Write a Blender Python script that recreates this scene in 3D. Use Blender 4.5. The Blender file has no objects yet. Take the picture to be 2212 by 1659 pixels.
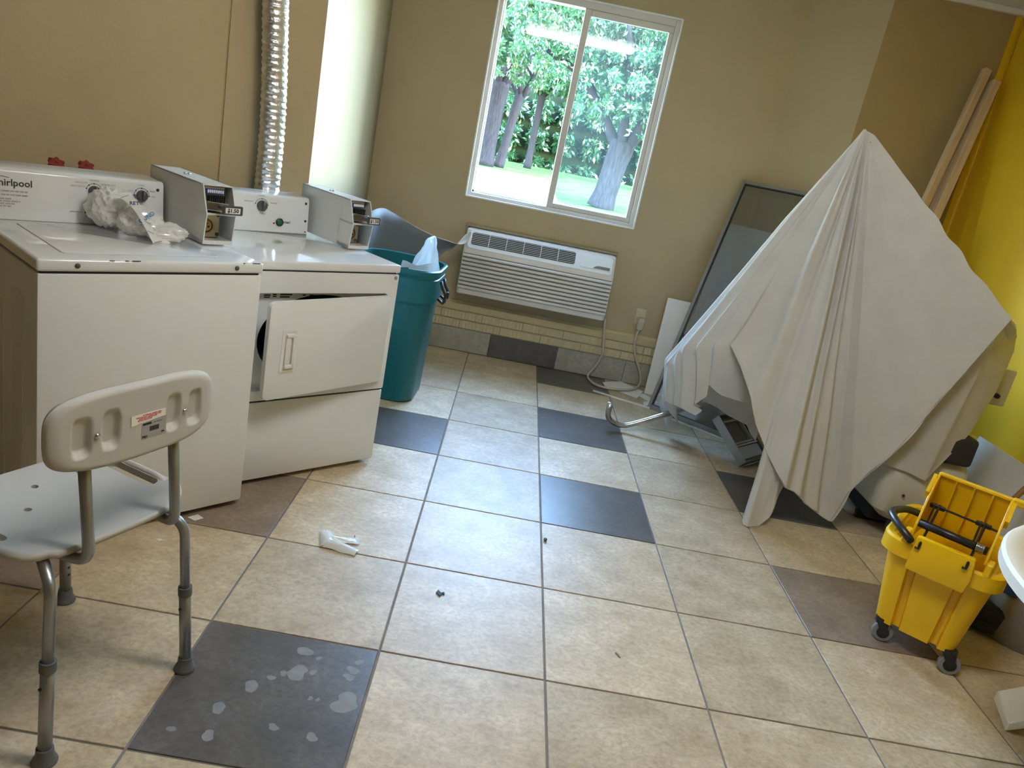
import bpy, bmesh, math, random
import numpy as np
from mathutils import Vector, Matrix
random.seed(7)
rng = np.random.default_rng(11)
C = bpy.context.scene.collection
PI = math.pi
R = math.radians

# ------------------------------------------------------------------ camera, sky, sun, exposure
cam = bpy.data.cameras.new('camera')
cam.sensor_width = 36.0
cam.lens = 36.0 * 1650.78 / 2212.0
cam.clip_end = 400
camo = bpy.data.objects.new('camera', cam)
C.objects.link(camo)
cr = Vector((0.98144512, 0.02331438, 0.19032058))
cu = Vector((-0.18854747, 0.2978117, 0.93581945))
cf = Vector((0.03486164, 0.95433989, -0.29668171))
m = Matrix(((cr.x, cu.x, -cf.x, -0.34264), (cr.y, cu.y, -cf.y, -1.91465), (cr.z, cu.z, -cf.z, 1.48426), (0, 0, 0, 1)))
camo.matrix_world = m
sc = bpy.context.scene
sc.camera = camo

world = bpy.data.worlds.new('sky')
sc.world = world
world.use_nodes = True
wn = world.node_tree.nodes
wl = world.node_tree.links
bg = wn['Background']
sky = wn.new('ShaderNodeTexSky')
sky.sky_type = 'NISHITA'
sky.sun_disc = False
sky.sun_elevation = R(52)
sky.sun_rotation = R(140)
sky.air_density = 1.3
sky.dust_density = 0.6
wl.new(sky.outputs[0], bg.inputs[0])
bg.inputs[1].default_value = 4.3

sun = bpy.data.lights.new('sun', 'SUN')
sun.energy = 4.0
sun.color = (1.0, 0.95, 0.86)
sun.angle = R(0.6)
suno = bpy.data.objects.new('sun', sun)
C.objects.link(suno)
sd = Vector((-0.52, 0.45, -0.95)).normalized()
suno.rotation_euler = sd.to_track_quat('-Z', 'Y').to_euler()

# sampling portal in the window opening (gives off no light of its own)
por = bpy.data.lights.new('window_portal', 'AREA')
por.shape = 'RECTANGLE'
por.size = 1.15
por.size_y = 1.35
por.cycles.is_portal = True
poro = bpy.data.objects.new('window_portal', por)
C.objects.link(poro)
poro.location = (-0.13, 3.53, 1.75)
poro.rotation_euler = (R(-90), 0, 0)

sc.view_settings.view_transform = 'Standard'
sc.view_settings.look = 'None'
sc.view_settings.gamma = 1.0
sc.view_settings.use_curve_mapping = False
sc.view_settings.exposure = 1.78
sc.cycles.max_bounces = 8
sc.cycles.diffuse_bounces = 5
sc.cycles.glossy_bounces = 3
sc.cycles.transmission_bounces = 4
sc.cycles.transparent_max_bounces = 12
sc.cycles.caustics_reflective = False
sc.cycles.caustics_refractive = False
sc.cycles.sample_clamp_indirect = 6.0
sc.cycles.use_denoising = True

LAMP = 26.0      # brightness of the ceiling tubes


# ------------------------------------------------------------------ materials
def nodes_of(name):
    mt = bpy.data.materials.new(name)
    mt.use_nodes = True
    nt = mt.node_tree
    return mt, nt.nodes, nt.links, nt.nodes['Principled BSDF']


def mat(name, col, rough=0.5, metal=0.0, var=0.08, scale=8.0, bump=0.0, bscale=60.0, spec=0.5, coat=0.0, stretch=None,
        alpha=1.0, sss=0.0, trans=0.0):
    """colour with gentle mottling and a little relief"""
    mt, n, l, b = nodes_of(name)
    tc = n.new('ShaderNodeTexCoord')
    mp = n.new('ShaderNodeMapping')
    if stretch:
        mp.inputs['Scale'].default_value = stretch
    l.new(tc.outputs['Object'], mp.inputs[0])
    nz = n.new('ShaderNodeTexNoise')
    nz.inputs['Scale'].default_value = scale
    nz.inputs['Detail'].default_value = 5
    l.new(mp.outputs[0], nz.inputs['Vector'])
    cr_ = n.new('ShaderNodeValToRGB')
    cr_.color_ramp.elements[0].position = 0.3
    cr_.color_ramp.elements[1].position = 0.7
    cr_.color_ramp.elements[0].color = (*[max(0, c * (1 - var)) for c in col], 1)
    cr_.color_ramp.elements[1].color = (*[min(1, c * (1 + var)) for c in col], 1)
    l.new(nz.outputs[0], cr_.inputs[0])
    l.new(cr_.outputs[0], b.inputs['Base Color'])
    b.inputs['Roughness'].default_value = rough
    b.inputs['Metallic'].default_value = metal
    b.inputs['Specular IOR Level'].default_value = spec
    b.inputs['Coat Weight'].default_value = coat
    b.inputs['Alpha'].default_value = alpha
    b.inputs['Transmission Weight'].default_value = trans
    if sss:
        b.inputs['Subsurface Weight'].default_value = sss
        b.inputs['Subsurface Radius'].default_value = (0.02, 0.02, 0.02)
    if bump:
        n2 = n.new('ShaderNodeTexNoise')
        n2.inputs['Scale'].default_value = bscale
        n2.inputs['Detail'].default_value = 4
        l.new(mp.outputs[0], n2.inputs['Vector'])
        bp = n.new('ShaderNodeBump')
        bp.inputs['Strength'].default_value = bump
        bp.inputs['Distance'].default_value = 0.004
        l.new(n2.outputs[0], bp.inputs['Height'])
        l.new(bp.outputs[0], b.inputs['Normal'])
    return mt


def tile_mat(name, lo, hi, accent, rough=0.44, vary=0.14):
    """cement-look tile: cloudy tone, fine streaks, a different cut of the pattern on each tile"""
    mt, n, l, b = nodes_of(name)
    tc = n.new('ShaderNodeTexCoord')
    oi = n.new('ShaderNodeObjectInfo')
    cx = n.new('ShaderNodeCombineXYZ')
    mul = n.new('ShaderNodeMath')
    mul.operation = 'MULTIPLY'
    mul.inputs[1].default_value = 37.0
    l.new(oi.outputs['Random'], mul.inputs[0])
    l.new(mul.outputs[0], cx.inputs[0])
    l.new(mul.outputs[0], cx.inputs[2])
    ad = n.new('ShaderNodeVectorMath')
    l.new(tc.outputs['Object'], ad.inputs[0])
    l.new(cx.outputs[0], ad.inputs[1])
    mp = n.new('ShaderNodeMapping')
    mp.inputs['Scale'].default_value = (1.0, 1.15, 1.0)
    l.new(ad.outputs[0], mp.inputs[0])
    big = n.new('ShaderNodeTexNoise')
    big.inputs['Scale'].default_value = 6.5
    big.inputs['Detail'].default_value = 6
    big.inputs['Roughness'].default_value = 0.62
    l.new(mp.outputs[0], big.inputs['Vector'])
    r1 = n.new('ShaderNodeValToRGB')
    r1.color_ramp.elements[0].position = 0.32
    r1.color_ramp.elements[1].position = 0.68
    r1.color_ramp.elements[0].color = (*lo, 1)
    r1.color_ramp.elements[1].color = (*hi, 1)
    l.new(big.outputs[0], r1.inputs[0])
    fine = n.new('ShaderNodeTexNoise')
    fine.inputs['Scale'].default_value = 55.0
    fine.inputs['Detail'].default_value = 8
    fine.inputs['Roughness'].default_value = 0.7
    fine.inputs['Distortion'].default_value = 0.35
    l.new(mp.outputs[0], fine.inputs['Vector'])
    r2 = n.new('ShaderNodeValToRGB')
    r2.color_ramp.elements[0].position = 0.34
    r2.color_ramp.elements[1].position = 0.60
    r2.color_ramp.elements[0].color = (1, 1, 1, 1)
    r2.color_ramp.elements[1].color = (0, 0, 0, 1)
    l.new(fine.outputs[0], r2.inputs[0])
    f2 = n.new('ShaderNodeMath')
    f2.operation = 'MULTIPLY'
    f2.inputs[1].default_value = 0.58
    l.new(r2.outputs[0], f2.inputs[0])
    mx = n.new('ShaderNodeMix')
    mx.data_type = 'RGBA'
    l.new(f2.outputs[0], mx.inputs['Factor'])
    l.new(r1.outputs[0], mx.inputs['A'])
    mx.inputs['B'].default_value = (*accent, 1)
    hs = n.new('ShaderNodeHueSaturation')
    mr = n.new('ShaderNodeMapRange')
    mr.inputs['To Min'].default_value = 1 - vary
    mr.inputs['To Max'].default_value = 1 + vary
    l.new(oi.outputs['Random'], mr.inputs['Value'])
    l.new(mr.outputs[0], hs.inputs['Value'])
    l.new(mx.outputs['Result'], hs.inputs['Color'])
    l.new(hs.outputs[0], b.inputs['Base Color'])
    b.inputs['Roughness'].default_value = rough
    bp = n.new('ShaderNodeBump')
    bp.inputs['Strength'].default_value = 0.25
    bp.inputs['Distance'].default_value = 0.002
    l.new(fine.outputs[0], bp.inputs['Height'])
    l.new(bp.outputs[0], b.inputs['Normal'])
    return mt


def glass_mat(name, tint=(1, 1, 1), refl=0.08, haze=0.0, hazecol=(0.7, 0.72, 0.72)):
    """thin pane: lets light through, mirrors a little, some dust"""
    mt = bpy.data.materials.new(name)
    mt.use_nodes = True
    n = mt.node_tree.nodes
    l = mt.node_tree.links
    n.clear()
    out = n.new('ShaderNodeOutputMaterial')
    tr = n.new('ShaderNodeBsdfTransparent')
    tr.inputs[0].default_value = (*tint, 1)
    gl = n.new('ShaderNodeBsdfGlossy')
    gl.inputs['Roughness'].default_value = 0.03
    lw = n.new('ShaderNodeLayerWeight')
    lw.inputs[0].default_value = 0.12
    mr = n.new('ShaderNodeMapRange')
    mr.inputs['To Min'].default_value = refl
    mr.inputs['To Max'].default_value = 0.7
    l.new(lw.outputs['Fresnel'], mr.inputs['Value'])
    m1 = n.new('ShaderNodeMixShader')
    l.new(mr.outputs[0], m1.inputs[0])
    l.new(tr.outputs[0], m1.inputs[1])
    l.new(gl.outputs[0], m1.inputs[2])
    df = n.new('ShaderNodeBsdfTranslucent')
    df.inputs[0].default_value = (*hazecol, 1)
    d2 = n.new('ShaderNodeBsdfDiffuse')
    d2.inputs[0].default_value = (*hazecol, 1)
    md = n.new('ShaderNodeMixShader')
    l.new(df.outputs[0], md.inputs[1])
    l.new(d2.outputs[0], md.inputs[2])
    tc = n.new('ShaderNodeTexCoord')
    nz = n.new('ShaderNodeTexNoise')
    nz.inputs['Scale'].default_value = 3.0
    nz.inputs['Detail'].default_value = 3
    l.new(tc.outputs['Object'], nz.inputs['Vector'])
    mh = n.new('ShaderNodeMath')
    mh.operation = 'MULTIPLY'
    mh.inputs[1].default_value = haze * 2
    l.new(nz.outputs[0], mh.inputs[0])
    m2 = n.new('ShaderNodeMixShader')
    l.new(mh.outputs[0], m2.inputs[0])
    l.new(m1.outputs[0], m2.inputs[1])
    l.new(md.outputs[0], m2.inputs[2])
    l.new(m2.outputs[0], out.inputs[0])
    return mt


def film_mat(name, col, translucency=0.45, gloss=0.12, see=0.1, print_lines=False):
    """thin plastic film or cloth: part diffuse, part translucent, a light sheen"""
    mt = bpy.data.materials.new(name)
    mt.use_nodes = True
    n = mt.node_tree.nodes
    l = mt.node_tree.links
    n.clear()
    out = n.new('ShaderNodeOutputMaterial')
    tc = n.new('ShaderNodeTexCoord')
    nz = n.new('ShaderNodeTexNoise')
    nz.inputs['Scale'].default_value = 14
    nz.inputs['Detail'].default_value = 5
    l.new(tc.outputs['Object'], nz.inputs['Vector'])
    bp = n.new('ShaderNodeBump')
    bp.inputs['Strength'].default_value = 0.2
    bp.inputs['Distance'].default_value = 0.008
    l.new(nz.outputs[0], bp.inputs['Height'])
    df = n.new('ShaderNodeBsdfDiffuse')
    df.inputs[0].default_value = (*col, 1)
    tl = n.new('ShaderNodeBsdfTranslucent')
    tl.inputs[0].default_value = (*col, 1)
    gl = n.new('ShaderNodeBsdfGlossy')
    gl.inputs['Roughness'].default_value = 0.18
    tr = n.new('ShaderNodeBsdfTransparent')
    for q in (df, gl):
        l.new(bp.outputs[0], q.inputs['Normal'])
    a = n.new('ShaderNodeMixShader')
    a.inputs[0].default_value = translucency
    l.new(df.outputs[0], a.inputs[1])
    l.new(tl.outputs[0], a.inputs[2])
    b = n.new('ShaderNodeMixShader')
    b.inputs[0].default_value = gloss
    l.new(a.outputs[0], b.inputs[1])
    l.new(gl.outputs[0], b.inputs[2])
    c = n.new('ShaderNodeMixShader')
    c.inputs[0].default_value = see
    l.new(b.outputs[0], c.inputs[1])
    l.new(tr.outputs[0], c.inputs[2])
    l.new(c.outputs[0], out.inputs[0])
    return mt


def cloth_mat(name, col, translucency=0.12):
    mt = bpy.data.materials.new(name)
    mt.use_nodes = True
    n = mt.node_tree.nodes
    l = mt.node_tree.links
    n.clear()
    out = n.new('ShaderNodeOutputMaterial')
    tc = n.new('ShaderNodeTexCoord')
    wv = n.new('ShaderNodeTexNoise')
    wv.inputs['Scale'].default_value = 9
    wv.inputs['Detail'].default_value = 6
    l.new(tc.outputs['Object'], wv.inputs['Vector'])
    cr_ = n.new('ShaderNodeValToRGB')
    cr_.color_ramp.elements[0].position = .35
    cr_.color_ramp.elements[1].position = .65
    cr_.color_ramp.elements[0].color = (*[c * .95 for c in col], 1)
    cr_.color_ramp.elements[1].color = (*col, 1)
    l.new(wv.outputs[0], cr_.inputs[0])
    bp = n.new('ShaderNodeBump')
    bp.inputs['Strength'].default_value = 0.3
    bp.inputs['Distance'].default_value = 0.012
    l.new(wv.outputs[0], bp.inputs['Height'])
    df = n.new('ShaderNodeBsdfDiffuse')
    l.new(cr_.outputs[0], df.inputs[0])
    l.new(bp.outputs[0], df.inputs['Normal'])
    tl = n.new('ShaderNodeBsdfTranslucent')
    l.new(cr_.outputs[0], tl.inputs[0])
    a = n.new('ShaderNodeMixShader')
    a.inputs[0].default_value = translucency
    l.new(df.outputs[0], a.inputs[1])
    l.new(tl.outputs[0], a.inputs[2])
    l.new(a.outputs[0], out.inputs[0])
    return mt


def emit_mat(name, col, strength):
    mt = bpy.data.materials.new(name)
    mt.use_nodes = True
    n = mt.node_tree.nodes
    l = mt.node_tree.links
    n.clear()
    out = n.new('ShaderNodeOutputMaterial')
    e = n.new('ShaderNodeEmission')
    e.inputs[0].default_value = (*col, 1)
    e.inputs[1].default_value = strength
    l.new(e.outputs[0], out.inputs[0])
    return mt


M = {}
M['wall'] = mat('tan_wall_paint', (0.435, 0.335, 0.185), 0.55, var=0.05, scale=2.0, bump=0.12, bscale=90)
M['wall_dark'] = mat('brown_wall_paint', (0.37, 0.26, 0.105), 0.55, var=0.04, scale=2.0, bump=0.12, bscale=90)
M['wall_dimmed'] = mat('dimmed_wall_paint', (0.30, 0.25, 0.155), 0.5, var=0.04, scale=2.0, bump=0.1, bscale=90)  # the tan wall paint, darkened to offset strong window light on the side wall
M['wall_yellow'] = mat('yellow_wall_paint', (0.72, 0.455, 0.014), 0.42, var=0.05, scale=3.0, bump=0.1, bscale=70)
M['ceiling'] = mat('ceiling_white', (0.70, 0.68, 0.60), 0.8, var=0.03, scale=4)
M['grout'] = mat('tile_grout', (0.19, 0.165, 0.145), 0.8, var=0.2, scale=14)
M['brick'] = mat('painted_brick', (0.58, 0.48, 0.29), 0.5, var=0.08, scale=14, bump=0.5, bscale=40, stretch=(3.0, 1.0, 0.5))
M['brick_ledge'] = mat('painted_ledge', (0.55, 0.44, 0.24), 0.5, var=0.06, scale=7)
M['tile_light'] = tile_mat('beige_tile', (0.45, 0.35, 0.22), (0.69, 0.575, 0.405), (0.27, 0.21, 0.13))
M['tile_dark'] = tile_mat('charcoal_tile', (0.078, 0.070, 0.064), (0.135, 0.122, 0.112), (0.05, 0.045, 0.042), 0.34, .1)
M['tile_brown'] = tile_mat('brown_tile', (0.22, 0.168, 0.122), (0.34, 0.265, 0.195), (0.14, 0.10, 0.075), 0.4, .06)
M['base_light'] = tile_mat('grey_base_tile', (0.33, 0.30, 0.24), (0.44, 0.41, 0.34), (0.22, 0.2, 0.16), 0.45, .06)
M['enamel'] = mat('white_enamel', (0.755, 0.765, 0.765), 0.22, var=0.015, scale=3, bump=0.03, bscale=240, coat=0.3)
M['enamel_top'] = mat('glossy_white_enamel', (0.755, 0.765, 0.765), 0.10, var=0.015, scale=3, coat=0.5)
M['enamel_side'] = mat('almond_enamel', (0.66, 0.63, 0.56), 0.3, var=0.03, scale=3)
M['coin_grey'] = mat('pale_grey_steel', (0.67, 0.665, 0.63), 0.34, var=0.03, scale=5)
M['dark_gap'] = mat('dark_gap', (0.015, 0.015, 0.016), 0.7, var=0.1)
M['black'] = mat('black_plastic', (0.016, 0.016, 0.018), 0.35, var=0.2, scale=20)
M['black_rough'] = mat('black_rubber', (0.022, 0.022, 0.024), 0.65, var=0.2, scale=20)
M['knob'] = mat('charcoal_knob', (0.07, 0.072, 0.075), 0.4, var=0.1)
M['chrome'] = mat('chrome', (0.72, 0.72, 0.72), 0.16, 1.0, var=0.1, scale=18)
M['steel'] = mat('worn_steel', (0.50, 0.48, 0.45), 0.32, 1.0, var=0.3, scale=14)
M['alu'] = mat('anodised_grey_tube', (0.34, 0.35, 0.36), 0.38, 0.85, var=0.06, scale=9)
M['alu_frame'] = mat('bronze_grey_aluminium', (0.21, 0.19, 0.165), 0.4, 0.3, var=0.06)
M['brass'] = mat('aged_brass', (0.42, 0.32, 0.15), 0.35, 0.9, var=0.15)
M['blue'] = mat('blue_plastic', (0.02, 0.08, 0.28), 0.3, var=0.1)
M['white_pl'] = mat('white_plastic', (0.80, 0.79, 0.76), 0.35, var=0.02)
M['offwhite_pl'] = mat('off_white_plastic', (0.60, 0.59, 0.55), 0.38, var=0.03, scale=5)
M['ac'] = mat('warm_grey_plastic', (0.70, 0.65, 0.585), 0.4, var=0.02)
M['ac_top'] = mat('pale_plastic', (0.80, 0.79, 0.78), 0.35, var=0.02)
M['grille_dark'] = mat('dark_grille', (0.05, 0.05, 0.05), 0.6, var=0.1)
M['cord'] = mat('beige_cord', (0.50, 0.45, 0.35), 0.5, var=0.05)
M['ivory'] = mat('ivory_plate', (0.56, 0.46, 0.27), 0.45, var=0.05)
M['teal'] = mat('teal_plastic', (0.004, 0.105, 0.115), 0.38, var=0.08, scale=4, bump=0.05, bscale=120)
M['chair'] = mat('grey_white_moulded_plastic', (0.49, 0.48, 0.455), 0.6, var=0.02, scale=6, bump=0.05, bscale=260, spec=0.3)
M['tyre'] = mat('pale_grey_tyre', (0.24, 0.25, 0.26), 0.5, var=0.05)
M['rubber'] = mat('grey_rubber', (0.105, 0.112, 0.112), 0.6, var=0.08)
M['yellow'] = mat('yellow_plastic', (0.86, 0.53, 0.004), 0.38, var=0.05, scale=5, bump=0.08, bscale=120)
M['cloth'] = cloth_mat('white_cotton', (0.665, 0.65, 0.62), 0.15)
M['cloth_thin'] = cloth_mat('white_cotton_single', (0.80, 0.79, 0.76), 0.3)
M['foil'] = mat('crinkled_foil', (0.74, 0.73, 0.72), 0.33, 1.0, var=0.12, scale=30, bump=0.8, bscale=70)
M['red'] = mat('red_valve_paint', (0.25, 0.022, 0.016), 0.5, var=0.15, scale=30)
M['pine'] = mat('pine_wood', (0.60, 0.435, 0.26), 0.55, var=0.16, scale=3, stretch=(14, 14, 1.2))
M['broom'] = mat('brown_wood_pole', (0.25, 0.14, 0.06), 0.45, var=0.2, scale=4, stretch=(8, 8, 1))
M['board'] = mat('grey_backed_board', (0.155, 0.165, 0.17), 0.6, var=0.05, scale=6)
M['board_white'] = mat('white_faced_board', (0.74, 0.73, 0.70), 0.4, var=0.03)
M['board_pale'] = mat('pale_grey_board', (0.52, 0.53, 0.54), 0.5, var=0.04)
M['paper'] = mat('white_paper', (0.78, 0.77, 0.74), 0.7, var=0.02)
M['glass'] = glass_mat('window_glass', (0.96, 0.98, 0.98), 0.04, 0.0)
M['glass_r'] = glass_mat('dusty_window_glass', (0.86, 0.92, 0.93), 0.045, 0.012, (0.55, 0.68, 0.70))
M['glass_lean'] = glass_mat('smoky_dusty_glass', (0.80, 0.79, 0.77), 0.035, 0.05, (0.5, 0.5, 0.48))
M['pvc'] = mat('window_vinyl', (0.62, 0.57, 0.50), 0.4, var=0.03)
M['pvc_white'] = mat('white_caulk', (0.80, 0.79, 0.77), 0.5, var=0.04)
M['scrub'] = mat('beige_machine_shell', (0.58, 0.57, 0.50), 0.4, var=0.03)
M['ink'] = mat('black_print', (0.02, 0.02, 0.025), 0.6, var=0.05)
M['gunmetal'] = mat('dark_steel', (0.16, 0.16, 0.165), 0.3, 0.8, var=0.1)
M['ink_grey'] = mat('grey_print', (0.36, 0.36, 0.36), 0.6, var=0.05)
M['ink_red'] = mat('red_print', (0.62, 0.12, 0.16), 0.6, var=0.05)
M['ink_navy'] = mat('navy_print', (0.02, 0.02, 0.12), 0.6, var=0.05)
M['ink_blue'] = mat('blue_print', (0.02, 0.16, 0.42), 0.6, var=0.05)
M['label_grey'] = mat('grey_label', (0.33, 0.33, 0.33), 0.5, var=0.04)
M['green'] = mat('green_button', (0.01, 0.16, 0.06), 0.35, var=0.05)
M['led'] = mat('red_indicator', (0.30, 0.01, 0.01), 0.3, var=0.05)
M['film'] = film_mat('white_plastic_film', (0.95, 0.94, 0.92), 0.22, 0.14, 0.05)
M['liner'] = film_mat('bluish_plastic_film', (0.72, 0.80, 0.84), 0.55, 0.12, 0.12)
M['tissue'] = film_mat('white_tissue', (0.85, 0.85, 0.84), 0.2, 0.05, 0.02)
M['tray'] = mat('cream_top', (0.66, 0.60, 0.50), 0.45, var=0.05)
M['leaf'] = film_mat('green_leaf', (0.020, 0.066, 0.027), 0.45, 0.06, 0.0)
M['leaf2'] = film_mat('pale_green_leaf', (0.034, 0.09, 0.034), 0.45, 0.06, 0.0)
M['bark'] = mat('grey_bark', (0.016, 0.0155, 0.018), 0.9, spec=0.0, var=0.35, scale=6, bump=1.0, bscale=9, stretch=(3, 3, 0.6))
M['lawn'] = mat('lawn_grass', (0.038, 0.078, 0.022), 0.9, spec=0.0, var=0.35, scale=1.3)
M['path'] = mat('pale_concrete', (0.28, 0.27, 0.25), 0.8, spec=0.0, var=0.08, scale=2)
M['tube'] = emit_mat('lit_tube', (0.985, 0.985, 1.0), LAMP)
M['gap_shade'] = mat('painted_gap_shade', (0.42, 0.41, 0.39), 0.5, var=0.1)


# ------------------------------------------------------------------ mesh helpers
def bm_new():
    return bmesh.new()


def box(bm, x0, x1, y0, y1, z0, z1, bev=0.0, seg=2, mtx=None):
    vs = [bm.verts.new(v) for v in ((x0, y0, z0), (x1, y0, z0), (x1, y1, z0), (x0, y1, z0),
                                    (x0, y0, z1), (x1, y0, z1), (x1, y1, z1), (x0, y1, z1))]
    fs = [bm.faces.new([vs[i] for i in f]) for f in ((3, 2, 1, 0), (4, 5, 6, 7), (0, 1, 5, 4), (1, 2, 6, 5), (2, 3, 7, 6), (3, 0, 4, 7))]
    geo = vs
    if bev > 0:
        es = list({e for f in fs for e in f.edges})
        r = bmesh.ops.bevel(bm, geom=es, offset=bev, segments=seg, affect='EDGES', profile=0.5)
        geo = list({v for f in r['faces'] for v in f.verts} | {v for v in vs if v.is_valid})
    if mtx is not None:
        bmesh.ops.transform(bm, matrix=mtx, verts=geo)
    return geo


def prism(bm, poly, axis, a, b, bev=0.0, seg=2):
    """poly: 2-D outline; axis 0: poly is (y,z) swept in x; 1: (x,z) swept in y; 2: (x,y) swept in z"""
    def P(p, t):
        return {0: (t, p[0], p[1]), 1: (p[0], t, p[1]), 2: (p[0], p[1], t)}[axis]
    A = [bm.verts.new(P(p, a)) for p in poly]
    B = [bm.verts.new(P(p, b)) for p in poly]
    n = len(poly)
    fs = [bm.faces.new(A), bm.faces.new(B[::-1])]
    for i in range(n):
        fs.append(bm.faces.new((A[i], B[i], B[(i + 1) % n], A[(i + 1) % n])))
    if bev > 0:
        bmesh.ops.bevel(bm, geom=list({e for f in fs for e in f.edges}), offset=bev, segments=seg, affect='EDGES', profile=.5)


def rrect(x0, x1, y0, y1, r, n=6):
    out = []
    for cx, cy, a0 in ((x1 - r, y0 + r, -90), (x1 - r, y1 - r, 0), (x0 + r, y1 - r, 90), (x0 + r, y0 + r, 180)):
        for k in range(n + 1):
            a = R(a0 + 90 * k / n)
            out.append((cx + r * math.cos(a), cy + r * math.sin(a)))
    return out


def tube(bm, pts, rad, seg=12, closed_ends=True, radii=None):
    pts = [Vector(p) for p in pts]
    rings = []
    n = len(pts)
    t0 = (pts[1] - pts[0]).normalized()
    ref = Vector((0, 0, 1)) if abs(t0.z) < 0.9 else Vector((1, 0, 0))
    nrm = t0.cross(ref).normalized()
    for i, p in enumerate(pts):
        t = (pts[min(i + 1, n - 1)] - pts[max(i - 1, 0)]).normalized()
        nrm = (nrm - t * nrm.dot(t)).normalized()
        b = t.cross(nrm)
        r = radii[i] if radii else rad
        rings.append([bm.verts.new(p + (nrm * math.cos(2 * PI * k / seg) + b * math.sin(2 * PI * k / seg)) * r) for k in range(seg)])
    for i in range(n - 1):
        for k in range(seg):
            bm.faces.new((rings[i][k], rings[i][(k + 1) % seg], rings[i + 1][(k + 1) % seg], rings[i + 1][k]))
    if closed_ends:
        bm.faces.new(rings[0][::-1])
        bm.faces.new(rings[-1])


def smooth_path(pts, n=8):
    """Catmull-Rom through the points"""
    P = [Vector(p) for p in pts]
    P = [P[0] * 2 - P[1]] + P + [P[-1] * 2 - P[-2]]
    out = []
    for i in range(1, len(P) - 2):
        for k in range(n):
            t = k / n
            a, b, c, d = P[i - 1], P[i], P[i + 1], P[i + 2]
            out.append(0.5 * ((2 * b) + (c - a) * t + (2 * a - 5 * b + 4 * c - d) * t * t + (3 * b - a - 3 * c + d) * t ** 3))
    out.append(P[-2])
    return out


def round_corners(pts, r, n=6):
    P = [Vector(p) for p in pts]
    out = [P[0]]
    for i in range(1, len(P) - 1):
        a = (P[i - 1] - P[i])
        b = (P[i + 1] - P[i])
        d = min(r, a.length * .48, b.length * .48)
        p0 = P[i] + a.normalized() * d
        p1 = P[i] + b.normalized() * d
        for k in range(n + 1):
            t = k / n
            out.append(p0 * (1 - t) ** 2 + P[i] * 2 * t * (1 - t) + p1 * t * t)
    out.append(P[-1])
    return out


def lathe(bm, prof, seg=24, mtx=None, caps=True):
    rings = []
    for r, z in prof:
        rings.append([bm.verts.new((r * math.cos(2 * PI * k / seg), r * math.sin(2 * PI * k / seg), z)) for k in range(seg)])
    for a, b in zip(rings, rings[1:]):
        for k in range(seg):
            bm.faces.new((a[k], a[(k + 1) % seg], b[(k + 1) % seg], b[k]))
    if caps:
        bm.faces.new(rings[0][::-1])
        bm.faces.new(rings[-1])
    if mtx is not None:
        bmesh.ops.transform(bm, matrix=mtx, verts=[v for r_ in rings for v in r_])


def loft(bm, rings, cap0=True, cap1=True, closed=True):
    V = [[bm.verts.new(p) for p in ring] for ring in rings]
    n = len(V[0])
    for a, b in zip(V, V[1:]):
        for k in range(n if closed else n - 1):
            bm.faces.new((a[k], a[(k + 1) % n], b[(k + 1) % n], b[k]))
    if cap0:
        bm.faces.new(V[0][::-1])
    if cap1:
        bm.faces.new(V[-1])
    return V


def grid(bm, rows):
    V = [[bm.verts.new(p) for p in row] for row in rows]
    for a, b in zip(V, V[1:]):
        for k in range(len(a) - 1):
            bm.faces.new((a[k], a[k + 1], b[k + 1], b[k]))
    return V


def obj(name, bm, m, parent=None, smooth=False, angle=None, recalc=True):
    if recalc:
        bmesh.ops.recalc_face_normals(bm, faces=bm.faces)
    me = bpy.data.meshes.new(name)
    bm.to_mesh(me)
    bm.free()
    me.materials.append(M[m] if isinstance(m, str) else m)
    if smooth:
        if angle is None:
            me.polygons.foreach_set('use_smooth', [True] * len(me.polygons))
        else:
            me.polygons.foreach_set('use_smooth', [True] * len(me.polygons))
            me.set_sharp_from_angle(angle=R(angle))
    o = bpy.data.objects.new(name, me)
    C.objects.link(o)
    if parent is not None:
        o.parent = parent
    return o


def pieces(name, bm, m, parent=None, smooth=False, angle=None):
    """one object per loose piece of the mesh"""
    left = set(bm.verts)
    out = []
    while left:
        st = [left.pop()]
        comp = set(st)
        while st:
            v = st.pop()
            for e in v.link_edges:
                w = e.other_vert(v)
                if w in left:
                    left.discard(w)
                    comp.add(w)
                    st.append(w)
        idx = {}
        b2 = bmesh.new()
        for v in comp:
            idx[v] = b2.verts.new(v.co)
        for f in {f for v in comp for f in v.link_faces}:
            b2.faces.new([idx[v] for v in f.verts])
        out.append(obj(name, b2, m, parent, smooth, angle))
    bm.free()
    return out


def stuff(o):
    o['kind'] = 'stuff'
    return o


def tag(o, label, cat, group=None):
    o['label'] = label
    o['category'] = cat
    if group:
        o['group'] = group
    return o


def thing(name, label, cat, loc=(0, 0, 0), rz=0.0, group=None):
    o = bpy.data.objects.new(name, None)
    o.empty_display_size = 0.1
    C.objects.link(o)
    o.location = loc
    o.rotation_euler = (0, 0, rz)
    return tag(o, label, cat, group)


def struct(name, bm, m, parent=None, smooth=False):
    o = obj(name, bm, m, parent, smooth)
    if parent is None:
        o['kind'] = 'structure'
    return o


def link_copy(o, parent=None, loc=None):
    c = o.copy()
    C.objects.link(c)
    c.parent = parent
    if loc is not None:
        c.location = loc
    return c


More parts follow.
